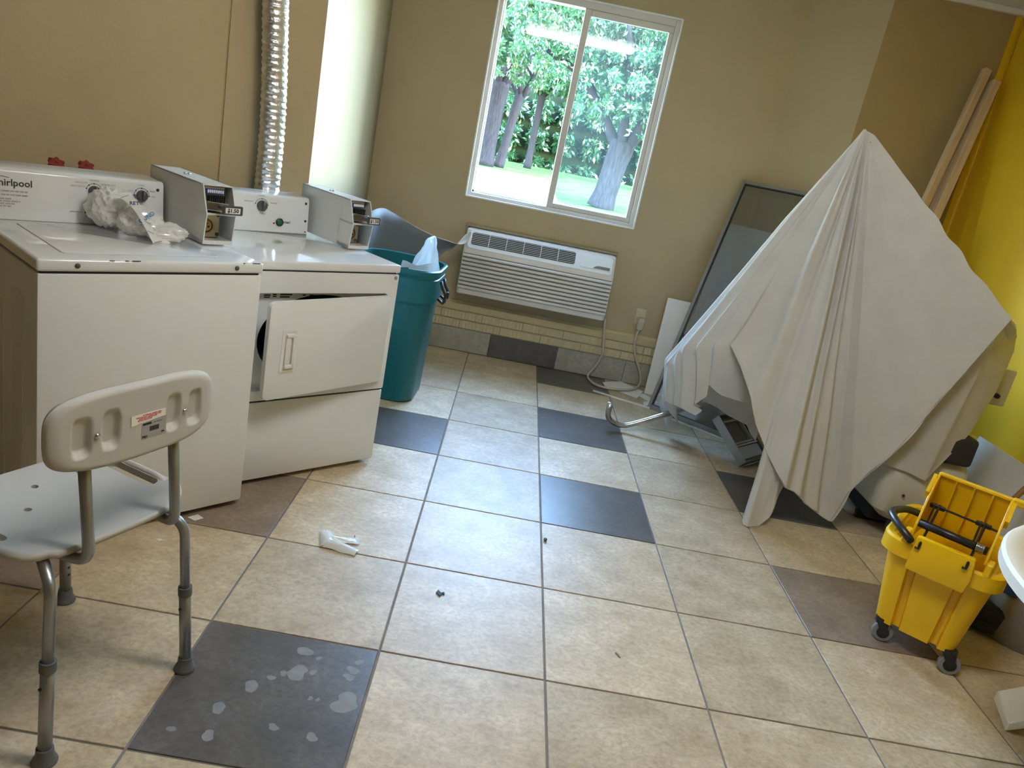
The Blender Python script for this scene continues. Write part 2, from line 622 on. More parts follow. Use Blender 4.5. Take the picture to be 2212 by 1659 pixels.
def text(name, s, size, m, parent, loc, rot, align='CENTER', bold=0.0, sx=1.0):
    cu_ = bpy.data.curves.new(name, 'FONT')
    cu_.body = s
    cu_.size = size
    cu_.align_x = align
    cu_.align_y = 'CENTER'
    cu_.extrude = 0.0003
    cu_.offset = bold
    cu_.resolution_u = 2
    tmp = bpy.data.objects.new('tmp_text', cu_)
    C.objects.link(tmp)
    dg = bpy.context.evaluated_depsgraph_get()
    me = bpy.data.meshes.new_from_object(tmp.evaluated_get(dg))
    bpy.data.objects.remove(tmp)
    bpy.data.curves.remove(cu_)
    me.name = name
    me.materials.clear()
    me.materials.append(M[m])
    o = bpy.data.objects.new(name, me)
    C.objects.link(o)
    o.parent = parent
    o.location = loc
    o.rotation_euler = rot
    o.scale = (sx, 1, 1)
    return o


def wall_run(name, p, q, z0, z1, m, t=0.12):
    """wall from p to q seen from the room on its left-hand side; thickness goes outward"""
    p = Vector((*p, 0))
    q = Vector((*q, 0))
    d = (q - p).normalized()
    n = Vector((d.y, -d.x, 0))      # outward
    bm = bm_new()
    a, b, c, e = p, q, q + n * t, p + n * t
    prism(bm, [(v.x, v.y) for v in (a, b, c, e)], 2, z0, z1)
    return struct(name, bm, m)


# ------------------------------------------------------------------ room shell
CEIL = 2.785
WL, WR_, WB, WT = -0.715, 0.457, 1.083, 2.415      # window opening
bm = bm_new()
box(bm, -1.371, WL, 3.42, 3.54, 0, CEIL)
box(bm, WR_, 1.30, 3.42, 3.54, 0, CEIL)
box(bm, WL, WR_, 3.42, 3.54, 0, WB)
box(bm, WL, WR_, 3.42, 3.54, WT, CEIL)
wall_win = struct('wall_window', bm, 'wall')
c47, s47 = math.cos(R(47)), math.sin(R(47))
LC = (-1.371, 1.91)
LE = (LC[0] - 4.0 * c47, LC[1] - 4.0 * s47)
wall_run('wall_left_side', (-1.371, 3.54), LC, 0, CEIL, 'wall_dimmed', 0.12)
wall_left = wall_run('wall_left', LC, LE, 0, CEIL, 'wall')
wall_run('wall_left_rear', LE, (LE[0], -6.0), 0, CEIL, 'wall')
wall_run('wall_rear', (LE[0] - .1, -6.0), (2.51, -6.0), 0, CEIL, 'wall')
RA = (1.6115, 3.129)
wall_run('wall_right', (2.39, -6.0), (2.39, 3.129), 0, CEIL, 'wall_yellow')
wall_run('wall_right_front', (2.51, 3.129), RA, 0, CEIL, 'wall_dark')
wall_run('wall_right_side', RA, (1.225, 3.42), 0, CEIL, 'wall')
bm = bm_new()
box(bm, -4.4, 2.6, -6.2, 3.54, CEIL, CEIL + 0.1)
struct('ceiling', bm, 'ceiling')
# white trim under the ceiling of the brown wall
bm = bm_new()
box(bm, 1.62, 2.39, 3.095, 3.129, 2.752, CEIL, 0.004, 1)
struct('trim_1', bm, 'ceiling')
# yellow corner strip and corner bead on the brown wall
bm = bm_new()
box(bm, 2.343, 2.39, 3.124, 3.129, 0, 2.752)
struct('trim_2', bm, 'wall_yellow')
bm = bm_new()
tube(bm, [(2.383, 3.118, 0.0), (2.383, 3.118, 2.752)], 0.006, 8)
struct('trim_3', bm, 'wall_yellow', smooth=True)
# yellow kick board along the right wall
bm = bm_new()
box(bm, 2.374, 2.39, -5.9, 3.11, 0, 0.447, 0.006, 2)
struct('baseboard_right', bm, 'wall_yellow')
# vertical seam batten on the left wall
ld = Vector((-c47, -s47, 0))
bm = bm_new()
p = Vector((*LC, 0)) + ld * 0.444
nn = Vector((s47, -c47, 0))
for a, w_, d_ in ((0, 0.011, 0.006),):
    q = p + ld * w_
    prism(bm, [(v.x, v.y) for v in (p, q, q + nn * d_, p + nn * d_)], 2, 0, CEIL)
struct('trim_4', bm, 'wall')
bm = bm_new()
p = Vector((*LC, 0)) + ld * 0.456
q = p + ld * 0.004
prism(bm, [(v.x, v.y) for v in (p, q, q + nn * .0015, p + nn * .0015)], 2, 0, CEIL)
struct('trim_5', bm, 'wall_dark')

# floor slab with single tiles
T = 0.5
bm = bm_new()
box(bm, -4.4, 2.6, -6.2, 3.54, -0.12, -0.0035)
floor = struct('floor', bm, 'grout')


def tile_mesh(name, w, h, m, th=0.0035):
    b_ = bm_new()
    g = 0.0034
    c_ = 0.0014
    lo = [(g, g), (w - g, g), (w - g, h - g), (g, h - g)]
    hi = [(g + c_, g + c_), (w - g - c_, g + c_), (w - g - c_, h - g - c_), (g + c_, h - g - c_)]
    loft(b_, [[(x, y, -th) for x, y in lo], [(x, y, -c_ * .8) for x, y in lo], [(x, y, 0) for x, y in hi]], True, True)
    bmesh.ops.recalc_face_normals(b_, faces=b_.faces)
    me = bpy.data.meshes.new(name)
    b_.to_mesh(me)
    b_.free()
    me.materials.append(M[m])
    return me


TM = {k: tile_mesh('tile', T, T, 'tile_' + k) for k in ('light', 'dark', 'brown')}
DARK = {(-2, -1), (0, 2), (0, 4), (0, 6), (-2, 3), (2, 3), (-5, -3), (1, -4), (-1, -6), (3, -2), (3, 5)}
BROWN = {(2, 1), (-3, 1), (-4, 0), (0, -5), (-4, -4)}


def inside(x, y):
    if y > 3.42 or x > 2.39 or x < -4.0:
        return False
    if x < -1.371 and (x - LC[0]) * s47 - (y - LC[1]) * c47 < -0.35:
        return False
    return True


for j in range(-9, 7):
    for i in range(-8, 5):
        x0, y0 = i * T, j * T
        if not (inside(x0 + .25, y0 + .25) or inside(x0 + .45, y0 + .05) or inside(x0 + .05, y0 + .05)):
            continue
        k = 'dark' if (i, j) in DARK else 'brown' if (i, j) in BROWN else 'light'
        me = TM[k]
        o = bpy.data.objects.new('tile', me)
        C.objects.link(o)
        o.parent = floor
        o.location = (x0, y0, 0)
        if y0 + T > 3.41:
            o.scale = (1, (3.408 - y0) / T, 1)
        if x0 + T > 2.38:
            o.scale = ((2.374 - x0) / T, o.scale[1], 1)

# ledge, painted bricks and base tiles under the window
bm = bm_new()
prism(bm, [(3.42, 0.297), (3.405, 0.297), (3.40, 0.345), (3.414, 0.362), (3.42, 0.362)], 0, -1.371, 1.225)
o = struct('trim_6', bm, 'brick_ledge')
bm = bm_new()
box(bm, -1.371, 1.225, 3.412, 3.42, 0.165, 0.297)
M['brick_joint'] = mat('painted_joint', (0.36, 0.285, 0.155), 0.6, var=0.1, scale=20)
base = struct('baseboard_window', bm, 'brick_joint')
bm = bm_new()
box(bm, -1.371, 1.225, 3.412, 3.42, 0.0, 0.165)
obj('tile_bed', bm, 'grout', base)


def brick_mesh(L_):
    b_ = bm_new()
    n = max(3, int(L_ / 0.012))
    # scored face: shallow upright grooves
    rows = []
    for z in (0.0, 0.003, 0.05, 0.053):
        row = []
        for k in range(n + 1):
            x = L_ * k / n
            y = -0.010 + (0.0042 if k % 2 else 0) + random.uniform(-.0008, .0008)
            if z in (0.0, 0.053) or k in (0, n):
                y = -0.006
            row.append((x, y, z))
        rows.append(row)
    grid(b_, rows)
    bx0 = [(0, 0, 0), (L_, 0, 0), (L_, 0, .053), (0, 0, .053)]
    fr = [(0, -.006, 0), (L_, -.006, 0), (L_, -.006, .053), (0, -.006, .053)]
    loft(b_, [bx0, fr], True, False)
    bmesh.ops.recalc_face_normals(b_, faces=b_.faces)
    me = bpy.data.meshes.new('brick')
    b_.to_mesh(me)
    b_.free()
    me.materials.append(M['brick'])
    return me


BRM = brick_mesh(0.288)
for row in range(2):
    x = -1.19 if row == 0 else -1.33
    while x < 1.2:
        w_ = 0.288
        o = bpy.data.objects.new('brick', BRM)
        C.objects.link(o)
        o.parent = base
        o.location = (x, 3.412, 0.1835 + 0.0575 * (0 if row == 0 else 1) - (0.012 if row == 0 else 0.006))
        if x + w_ > 1.225:
            o.scale = ((1.222 - x) / w_, 1, 1)
        x += 0.2945
bx = [(-1.371, -0.867, 'l'), (-0.867, -0.3675, 'l'), (-0.3675, 0.1245, 'd'), (0.1245, 0.6235, 'l'), (0.6235, 1.2, 'b')]
for x0, x1, k in bx:
    bm = bm_new()
    box(bm, 0.002, x1 - x0 - 0.002, -0.009, 0, 0.003, 0.164, 0.0015, 1)
    o = obj('base_tile', bm, {'l': 'base_light', 'd': 'tile_dark', 'b': 'base_light'}[k], base)
    o.location = (x0, 3.412, 0)

# ------------------------------------------------------------------ window
win = bpy.data.objects.new('window_1', None)
C.objects.link(win)
win['kind'] = 'structure'
win.location = ((WL + WR_) / 2, 3.42, WB)


def wpart(name, boxes, m, bev=0.003, smooth=False):
    b_ = bm_new()
    for (x0, x1, y0, y1, z0, z1) in boxes:
        box(b_, x0, x1, y0, y1, z0, z1, bev, 1)
    o = obj(name, b_, m, win)
    o.matrix_parent_inverse = Matrix.Translation((-(WL + WR_) / 2, -3.42, -WB))
    return o


F = 0.035
wpart('window_frame', [(WL, WL + F, 3.445, 3.54, WB, WT), (WR_ - F, WR_, 3.445, 3.54, WB, WT),
                       (WL + F, WR_ - F, 3.445, 3.54, WB, WB + .03), (WL + F, WR_ - F, 3.445, 3.54, WT - .045, WT)], 'pvc')
wpart('caulk_bead', [(WL - .004, WL + .006, 3.416, 3.446, WB, WT), (WR_ - .006, WR_ + .004, 3.416, 3.446, WB, WT),
                     (WL, WR_, 3.416, 3.446, WB - .004, WB + .006), (WL, WR_, 3.416, 3.446, WT - .006, WT + .004)], 'pvc_white', 0.001)
MX = -0.140
wpart('sash_stile', [(MX - .022, MX + .022, 3.452, 3.485, WB + .03, WT - .045)], 'pvc')
wpart('sliding_sash', [(MX + .022, WR_ - F, 3.456, 3.484, WB + .03, WB + .062), (MX + .022, WR_ - F, 3.456, 3.484, WT - .085, WT - .045),
                       (WR_ - F - .03, WR_ - F, 3.456, 3.484, WB + .062, WT - .085)], 'pvc')
wpart('pane', [(WL + F, MX - .012, 3.496, 3.500, WB + .03, WT - .045)], 'glass', 0)
wpart('pane', [(MX + .022, WR_ - F - .03, 3.468, 3.472, WB + .062, WT - .085)], 'glass_r', 0)
wpart('fixed_sash_rail', [(WL + F, WL + F + .012, 3.49, 3.51, WB + .03, WT - .045), (WL + F, MX, 3.49, 3.51, WB + .03, WB + .044)], 'pvc_white', .001)

# ------------------------------------------------------------------ ceiling lights
def fixture(x, y, label):
    t = thing('ceiling_light', label, 'light', (x, y, CEIL), 0)
    b_ = bm_new()
    prism(b_, [(-.13, 0), (-.13, -.03), (-.06, -.075), (.06, -.075), (.13, -.03), (.13, 0)], 0, -.62, .62, .004, 1)
    obj('housing', b_, 'white_pl', t)
    for s in (-1, 1):
        b_ = bm_new()
        tube(b_, [(-.59, s * .075, -.112), (.59, s * .075, -.112)], 0.019, 12)
        obj('tube', b_, 'tube', t, True)
    b_ = bm_new()
    for sx_ in (-.605, .605):
        box(b_, sx_ - .012, sx_ + .012, -.10, .10, -.135, -.02, .003, 1)
    pieces('lamp_holder', b_, 'white_pl', t)
    return t


fixture(-0.03, -0.35, 'twin tube ceiling light nearest the window, above the tiled floor')

# ------------------------------------------------------------------ washer
def knob(parent, x, y, z, r, tilt, name='knob'):
    b_ = bm_new()
    mt = Matrix.Translation((x, y, z)) @ Matrix.Rotation(R(90) - tilt, 4, 'X')
    lathe(b_, [(r * 1.0, 0), (r, .010), (r * .92, .014), (r * .90, .015)], 28, mt)
    box(b_, -r * .22, r * .22, -r * .9, r * .9, .013, .027, .002, 1, mt)
    o = obj(name, b_, 'knob', parent, True, 35)
    b2 = bm_new()
    box(b2, -.0012, .0012, r * .2, r * .85, .0272, .0278, 0, 1, mt)
    obj('pointer_line', b2, 'ink_grey', o)
    return o


def arc_marks(parent, x, y, z, r, a0, a1, tilt, dots):
    b_ = bm_new()
    mt = Matrix.Translation((x, y, z)) @ Matrix.Rotation(R(90) - tilt, 4, 'X')
    pts = [(r * math.cos(R(a0 + (a1 - a0) * k / 20)), r * math.sin(R(a0 + (a1 - a0) * k / 20)), .0006) for k in range(21)]
    A = [b_.verts.new(p_) for p_ in pts]
    B = [b_.verts.new((p_[0] * (1 + .0015 / r), p_[1] * (1 + .0015 / r), p_[2])) for p_ in pts]
    for k in range(20):
        b_.faces.new((A[k], A[k + 1], B[k + 1], B[k]))
    bmesh.ops.transform(b_, matrix=mt, verts=list(b_.verts))
    for d in dots:
        lathe(b_, [(.0024, .0004), (.0024, .0009)], 8, mt @ Matrix.Translation((r * math.cos(R(d)), r * math.sin(R(d)), 0)))
    obj('dial_mark', b_, 'ink', parent)


def screw(parent, x, y, z, r=.008, axis='Y', m='black', name='screw'):
    b_ = bm_new()
    mt = Matrix.Translation((x, y, z)) @ (Matrix.Rotation(R(90), 4, 'X') if axis == 'Y' else Matrix.Identity(4))
    lathe(b_, [(r, 0), (r, .002), (r * .6, .005), (r * .2, .0055)], 12, mt)
    obj(name, b_, m, parent, True)


def coin_box(parent, u0, u1, w0, w1, zb, zt, label_text):
    """tall steel money box: side plates, recessed slide mechanism above, recessed lock below"""
    bend = zb + (zt - zb) * .53
    prof = [(w0 + .012, zb), (w0 - .004, bend), (w0 + .038, zt), (w1, zt), (w1, zb)]
    b_ = bm_new()
    prism(b_, prof, 0, u0, u0 + .004)
    prism(b_, prof, 0, u1 - .004, u1)
    box(b_, u0, u1, w0 + .038, w1, zt - .004, zt)
    box(b_, u0, u1, w1 - .004, w1, zb, zt)
    box(b_, u0, u1, w0 + .10, w0 + .104, zb, zt)                     # inner back
    box(b_, u0, u1, w0 + .0, w0 + .10, bend - .003, bend + .003)     # shelf
    box(b_, u0, u1, w0 + .012, w0 + .10, zb, zb + .014)              # sill
    o = obj('coin_box', b_, 'coin_grey', parent)
    o['label'] = 'pale grey steel coin box with a push slide and round lock'
    # upper plate holding the coin slots
    b_ = bm_new()
    box(b_, u0 + .006, u1 - .026, w0 + .045, w0 + .10, bend + .004, zt - .006, .002, 1)
    obj('slide_plate', b_, 'steel', o)
    b_ = bm_new()
    bw = (u1 - u0) - .046
    box(b_, u0 + .016, u0 + .016 + bw, w0 + .040, w0 + .046, zt - .034, zt - .014, .001, 1)
    obj('blue_strip', b_, 'blue', o)
    b_ = bm_new()
    for k in range(8):
        x = u0 + .022 + k * (bw - .012) / 7
        lathe(b_, [(.0032, 0), (.0032, .002)], 10, Matrix.Translation((x, w0 + .0395, zt - .023)) @ Matrix.Diagonal((1, 1, 2.0, 1)) @ Matrix.Rotation(R(90), 4, 'X'))
    stuff(obj('coin_numeral', b_, 'white_pl', o))
    b_ = bm_new()
    for k in range(8):
        x = u0 + .024 + k * (bw - .012) / 7
        box(b_, x - .0018, x + .0018, w0 + .022, w0 + .044, zt - .056, zt - .036)
    stuff(obj('coin_slot', b_, 'black', o))
    b_ = bm_new()
    prism(b_, [(u0 + .008, w0 + .05), (u0 + .008, w0 + .012), (u0 + .040, w0 - .010), (u1 - .042, w0 - .02), (u1 - .036, w0 + .05)], 2, zt - .084, zt - .054, .002, 1)
    sl = obj('coin_slide', b_, 'chrome', o)
    b_ = bm_new()
    box(b_, u0 + .034, u1 - .030, w0 - .072, w0 - .010, zt - .074, zt - .060, .002, 1)
    box(b_, u0 + .019, u1 - .019, w0 - .082, w0 - .070, zt - .083, zt - .051, .003, 1)
    obj('slide_handle', b_, 'gunmetal', o)
    b_ = bm_new()
    box(b_, u0 + .027, u1 - .031, w0 - .0835, w0 - .0815, zt - .0765, zt - .0575)
    obj('price_label', b_, 'paper', o)
    text('price', label_text, .0185, 'ink', o, ((u0 + u1) / 2 - .002, w0 - .0838, zt - .067), (R(90), 0, 0), bold=.0006)
    # lock plate
    b_ = bm_new()
    box(b_, u0 + .004, u1 - .028, w0 + .062, w0 + .10, zb + .016, bend - .005, .001, 1)
    obj('lock_plate', b_, 'steel', o)
    b_ = bm_new()
    mt = Matrix.Translation((u0 + .032, w0 + .062, (zb + bend) / 2 + .003)) @ Matrix.Rotation(R(90), 4, 'X')
    lathe(b_, [(.026, 0), (.026, .006), (.021, .010), (.019, .006), (.012, .006), (.010, .020), (.004, .021)], 24, mt)
    obj('lock', b_, 'brass', o, True, 40)
    b_ = bm_new()
    lathe(b_, [(.004, .0), (.004, .003)], 10, mt @ Matrix.Translation((0, 0, .0205)))
    obj('keyhole', b_, 'black', o)
    b_ = bm_new()
    for dz in (.012, -.012):
        lathe(b_, [(.007, 0), (.007, .003)], 10, Matrix.Translation((u1 - .036, w0 + .062, (bend - .012) if dz > 0 else zb + .028)) @ Matrix.Rotation(R(90), 4, 'X'))
    pieces('rivet', b_, 'knob', o)
    b_ = bm_new()
    for dx in (-.006, .010):
        lathe(b_, [(.005, 0), (.005, .005), (.002, .007)], 10, Matrix.Translation(((u0 + u1) / 2 + dx - .01, w0 + .26, zt)))
    pieces('bolt', b_, 'chrome', o, True)
    return o


W, D = 0.688, 0.70
ws = thing('washing_machine', 'white coin-operated top-loading washing machine with a plastic bag on its lid', 'washing machine', (-1.1671, 0.6912, 0), 0.8446)
bm = bm_new()
box(bm, -W, 0, 0, D, 0.022, 0.888, 0.006, 2)
cab = obj('cabinet', bm, 'enamel', ws, True, 40)
bm = bm_new()
box(bm, -W - .002, -W + .006, .12, .22, .10, .80, .005, 2)
box(bm, -W - .002, -W + .006, .30, .60, .10, .74, .005, 2)
pieces('side_rib', bm, 'enamel', cab)
bm = bm_new()
box(bm, -W + .01, -.01, .006, D - .01, .886, .896)
obj('seam', bm, 'dark_gap', ws)
bm = bm_new()
for x in (-W + .06, -.06):
    for y in (.06, D - .06):
        lathe(bm, [(.02, 0), (.02, .012), (.012, .024)], 10, Matrix.Translation((x, y, 0)))
pieces('foot', bm, 'black_rough', ws)
bm = bm_new()
box(bm, -W - .003, .003, -.003, D, .8945, .932, .009, 3)
deck = obj('top_deck', bm, 'enamel_top', ws, True, 40)
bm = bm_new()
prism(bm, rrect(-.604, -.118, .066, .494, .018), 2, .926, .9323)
obj('lid_gap', bm, 'gap_shade', deck)  # grey rim round the lid, the groove's shade put in as colour
bm = bm_new()
prism(bm, rrect(-.601, -.121, .069, .494, .016), 2, .928, .9345, .0022, 2)
obj('lid', bm, 'enamel_top', ws, True, 40)
for x in (-.586, -.096):
    screw(ws, x, -.003, .9135, .0078, 'Y', 'knob')
bm = bm_new()
for x0, x1, z in ((-.50, -.485, .9305), (-.455, -.445, .931), (-.435, -.41, .931), (-.075, -.068, .9305), (-.04, -.012, .931)):
    box(bm, x0, x1, -.0036, -.0025, z - .0015, z + .0008)
stuff(obj('paint_chip', bm, 'black', deck))
tl = math.atan2(.016, .155)
bm = bm_new()
prism(bm, [(.536, .932), (.552, 1.087), (.562, 1.097), (.70, 1.10), (.70, .932)], 0, -W, -.105, .004, 2)
con = obj('control_console', bm, 'enamel', ws, True, 40)


def cw(z):
    return .536 + (z - .932) * .016 / .155 - .0006


knob(con, -.347, cw(1.044), 1.044, .0195, tl)
arc_marks(con, -.347, cw(1.044), 1.044, .0265, 35, 160, tl, (35, 90, 130, 160))
knob(con, -.186, cw(1.043), 1.043, .0195, tl)
arc_marks(con, -.186, cw(1.043), 1.043, .0265, 0, 180, tl, (0, 40, 90, 140, 180))
RT = (R(90) - tl, 0, 0)


def ctext(s, x, z, size, m='ink_grey', al='CENTER', bold=0.0, sx=1.0, par=None, f=None):
    return text('lettering', s, size, m, par or con, (x, (f or cw)(z) - .0004, z), RT, al, bold, sx)


ctext('Whirlpool', -.602, 1.050, .031, 'ink', bold=.0005)
bm = bm_new()
tube(bm, smooth_path([(-.655, cw(1.060) - .0004, 1.060), (-.632, cw(1.070) - .0004, 1.070), (-.604, cw(1.068) - .0004, 1.0665)], 6), .0009, 6)
obj('logo_swoosh', bm, 'ink', con)
bm = bm_new()
for (x0, x1, z) in ((-.665, -.552, 1.024), (-.665, -.55, 1.012), (-.655, -.600, .9995), (-.655, -.574, .992), (-.655, -.590, .984), (-.655, -.598, .976)):
    x = x0
    while x < x1:
        w_ = min(random.uniform(.008, .022), x1 - x)
        y = cw(z)
        box(bm, x, x + w_, y - .0006, y, z - .0022, z + .0022)
        x += w_ + .003
for (x0, x1, z) in ((-.425, -.413, .9725), (-.411, -.400, .972), (-.398, -.386, .9715), (-.379, -.370, .958)):
    box(bm, x0, x1, cw(z) - .0005, cw(z), z - .0012, z + .0012)
stuff(obj('fine_print', bm, 'ink_grey', con))
ctext('WHITES', -.346, 1.081, .0085)
ctext('DELICATES', -.388, 1.0715, .0085, sx=.9)
ctext('HEAVY DUTY', -.4, 1.0585, .0085, sx=.9)
ctext('NORMAL ECO', -.3, 1.070, .0085, sx=.9)
ctext('COLD', -.225, 1.058, .007)
ctext('COOL', -.186, 1.0795, .007)
ctext('WARM', -.148, 1.061, .007)
ctext('HOT', -.143, 1.042, .007)
ctext('START', -.222, .977, .0125, 'ink', bold=.0003)
bm = bm_new()
box(bm, -.379, -.368, cw(.971) - .002, cw(.971) + .002, .9685, .9735)
obj('indicator_window', bm, 'black', con)
screw(con, -.128, cw(1.068), 1.068, .0055)
coin_box(ws, -.092, .020, .243, .70, .936, 1.142, '$1.50')

# ------------------------------------------------------------------ dryer
dr = thing('tumble_dryer', 'white coin-operated tumble dryer with its front door ajar', 'dryer', (-0.7818, 1.2756, 0), 0.7987)
W2 = 0.685
bm = bm_new()
box(bm, -W2, 0, .41, D, .022, .872, .004, 1)
for b_ in ((-W2, -W2 + .012, .06, .41, .022, .872), (-.012, 0, .06, .41, .022, .872), (-W2 + .012, -.012, .06, .41, .022, .36), (-W2 + .012, -.012, .06, .41, .84, .872)):
    box(bm, *b_)
box(bm, -W2, 0, 0, .06, .022, .355, .006, 2)
outer = rrect(-W2, 0, .362, .872, .008, 3)
inner = rrect(-.640, -.040, .402, .790, .022, 5)


def ring_plate(b_, o_, i_, y0, y1):
    """plate with an opening, both outlines in (x,z)"""
    n = 48

    def res(poly, N=96):
        L_ = []
        P_ = [Vector(p_) for p_ in poly]
        tot = sum((P_[(k + 1) % len(P_)] - P_[k]).length for k in range(len(P_)))
        # start from angle order about the centre so the two loops match
        cx = sum(p_.x for p_ in P_) / len(P_)
        cz = sum(p_.y for p_ in P_) / len(P_)
        return P_, cx, cz
    Po, cx, cz = res(o_)
    angs = sorted({round(math.atan2(p_[1] - cz, p_[0] - cx), 5) for p_ in list(o_) + list(i_)})

    def hit(poly, a):
        d = Vector((math.cos(a), math.sin(a)))
        best = None
        for k in range(len(poly)):
            p_ = Vector(poly[k]) - Vector((cx, cz))
            q_ = Vector(poly[(k + 1) % len(poly)]) - Vector((cx, cz))
            e = q_ - p_
            den = d.x * e.y - d.y * e.x
            if abs(den) < 1e-12:
                continue
            t = (p_.x * e.y - p_.y * e.x) / den
            s = (p_.x * d.y - p_.y * d.x) / den
            if t > 0 and -1e-6 <= s <= 1 + 1e-6:
                best = t if best is None else max(best, t)
        return d * best + Vector((cx, cz))
    O = [hit(o_, a) for a in angs]
    I = [hit(i_, a) for a in angs]
    loft(b_, [[(p_.x, y1, p_.y) for p_ in O], [(p_.x, y0, p_.y) for p_ in O], [(p_.x, y0, p_.y) for p_ in I], [(p_.x, y1, p_.y) for p_ in I]], False, False)


ring_plate(bm, outer, inner, 0.0, .062)
cab2 = obj('cabinet', bm, 'enamel', dr, True, 35)
bm = bm_new()
box(bm, -W2 + .006, -.006, .004, .06, .353, .364)
obj('seam', bm, 'dark_gap', dr)
bm = bm_new()
hole = [(-.335 + .262 * math.cos(2 * PI * k / 48), .596 + .180 * math.sin(2 * PI * k / 48)) for k in range(48)]
ring_plate(bm, rrect(-.645, -.035, .397, .795, .02, 4), hole, .030, .034)
obj('drum_frame', bm, 'enamel', dr)
bm = bm_new()
loft(bm, [[(x, .034, z) for x, z in hole], [(x, .40, z) for x, z in hole]], False, True)
obj('drum', bm, 'dark_gap', dr)
bm = bm_new()
for x0, x1, z0, z1 in ((-.585, -.56, .772, .777), (-.585, -.562, .764, .769), (-.55, -.535, .774, .779), (-.55, -.535, .767, .771), (-.52, -.47, .774, .779), (-.52, -.48, .765, .770), (-.425, -.412, .772, .777), (-.395, -.375, .770, .776)):
    box(bm, x0, x1, .029, .0301, z0, z1)
stuff(obj('rating_print', bm, 'ink', dr))
bm = bm_new()
box(bm, -.636, -.630, .012, .03, .772, .786)
obj('latch_slot', bm, 'black', dr)
bm = bm_new()
for x in (-W2 + .06, -.06):
    for y in (.06, D - .06):
        lathe(bm, [(.02, 0), (.02, .012), (.012, .024)], 10, Matrix.Translation((x, y, 0)))
pieces('foot', bm, 'black_rough', dr)
bm = bm_new()
box(bm, -W2 + .008, -.008, .006, D - .01, .870, .879)
obj('seam', bm, 'dark_gap', dr)
bm = bm_new()
box(bm, -W2 - .002, .003, -.003, D, .8775, .9115, .006, 3)
obj('top_deck', bm, 'enamel_top', dr, True, 40)
# door on its hinge
door = bpy.data.objects.new('door', None)
bm = bm_new()
DW, DZ0, DZ1 = .598, .407, .784
prism(bm, rrect(-DW, 0, DZ0, DZ1, .020), 1, -.020, .0, .004, 2)
door = obj('door', bm, 'enamel', dr, True, 40)
door.location = (-.040, -.004, 0)
door.rotation_euler = (0, 0, R(8.3))
bm = bm_new()
ring_plate(bm, rrect(-.537, -.468, .512, .678, .004, 2), rrect(-.529, -.476, .520, .670, .004, 2), -.0235, -.0195)
box(bm, -.529, -.476, -.0205, -.0198, .520, .670)
box(bm, -.522, -.500, -.030, -.019, .535, .655, .003, 2)
box(bm, -.522, -.480, -.034, -.019, .648, .662, .003, 2)
box(bm, -.522, -.480, -.034, -.019, .528, .542, .003, 2)
box(bm, -.494, -.484, -.034, -.029, .532, .658, .002, 2)
obj('handle', bm, 'white_pl', door, True, 35)
for z0, z1 in ((.692, .748), (.440, .488)):
    bm = bm_new()
    box(bm, -.047, -.036, -.018, .004, z0, z1, .002, 1)
    obj('hinge', bm, 'steel', dr)
tl2 = math.atan2(.012, .15)
bm = bm_new()
prism(bm, [(.565, .9115), (.577, 1.062), (.586, 1.071), (.70, 1.074), (.70, .9115)], 0, -W2, -.112, .004, 2)
con2 = obj('control_console', bm, 'enamel', dr, True, 40)


def cw2(z):
    return .565 + (z - .9115) * .012 / .15 - .0006


RT = (R(90) - tl2, 0, 0)
knob(con2, -.342, cw2(1.021), 1.021, .0225, tl2)
arc_marks(con2, -.342, cw2(1.021), 1.021, .0295, 10, 165, tl2, (10, 90, 165))
ctext('NORMAL', -.345, 1.063, .0075, par=con2, f=cw2)
ctext('HEAVY DUTY', -.402, 1.036, .0075, par=con2, f=cw2, sx=.9)
ctext('DELICATES', -.286, 1.036, .0075, par=con2, f=cw2, sx=.9)
ctext('CYCLES', -.336, .988, .009, par=con2, f=cw2)
ctext('START', -.219, .957, .0115, 'ink', par=con2, f=cw2, bold=.0003)
bm = bm_new()
mt = Matrix.Translation((-.255, cw2(.957), .957)) @ Matrix.Rotation(R(90) - tl2, 4, 'X')
lathe(bm, [(.0175, 0), (.0175, .006), (.013, .008), (.012, .004)], 24, mt)
bt = obj('start_button', bm, 'black', con2, True, 40)
bm = bm_new()
lathe(bm, [(.0115, .0035), (.0115, .006), (.008, .0075)], 20, mt)
obj('button_cap', bm, 'green', bt, True)
bm = bm_new()
lathe(bm, [(.004, 0), (.004, .002), (.002, .0035)], 12, Matrix.Translation((-.281, cw2(.951), .951)) @ Matrix.Rotation(R(90) - tl2, 4, 'X'))
obj('indicator_lamp', bm, 'led', con2, True)
screw(con2, -.130, cw2(1.047), 1.047, .0055)
screw(con2, -.128, cw2(.970), .970, .0055)
screw(con2, -.126, cw2(.922), .922, .003)
screw(dr, -.0157, 0, .856, .008, 'Y', 'steel')
coin_box(dr, -.083, .020, .262, .70, .9155, 1.122, '$1.50')

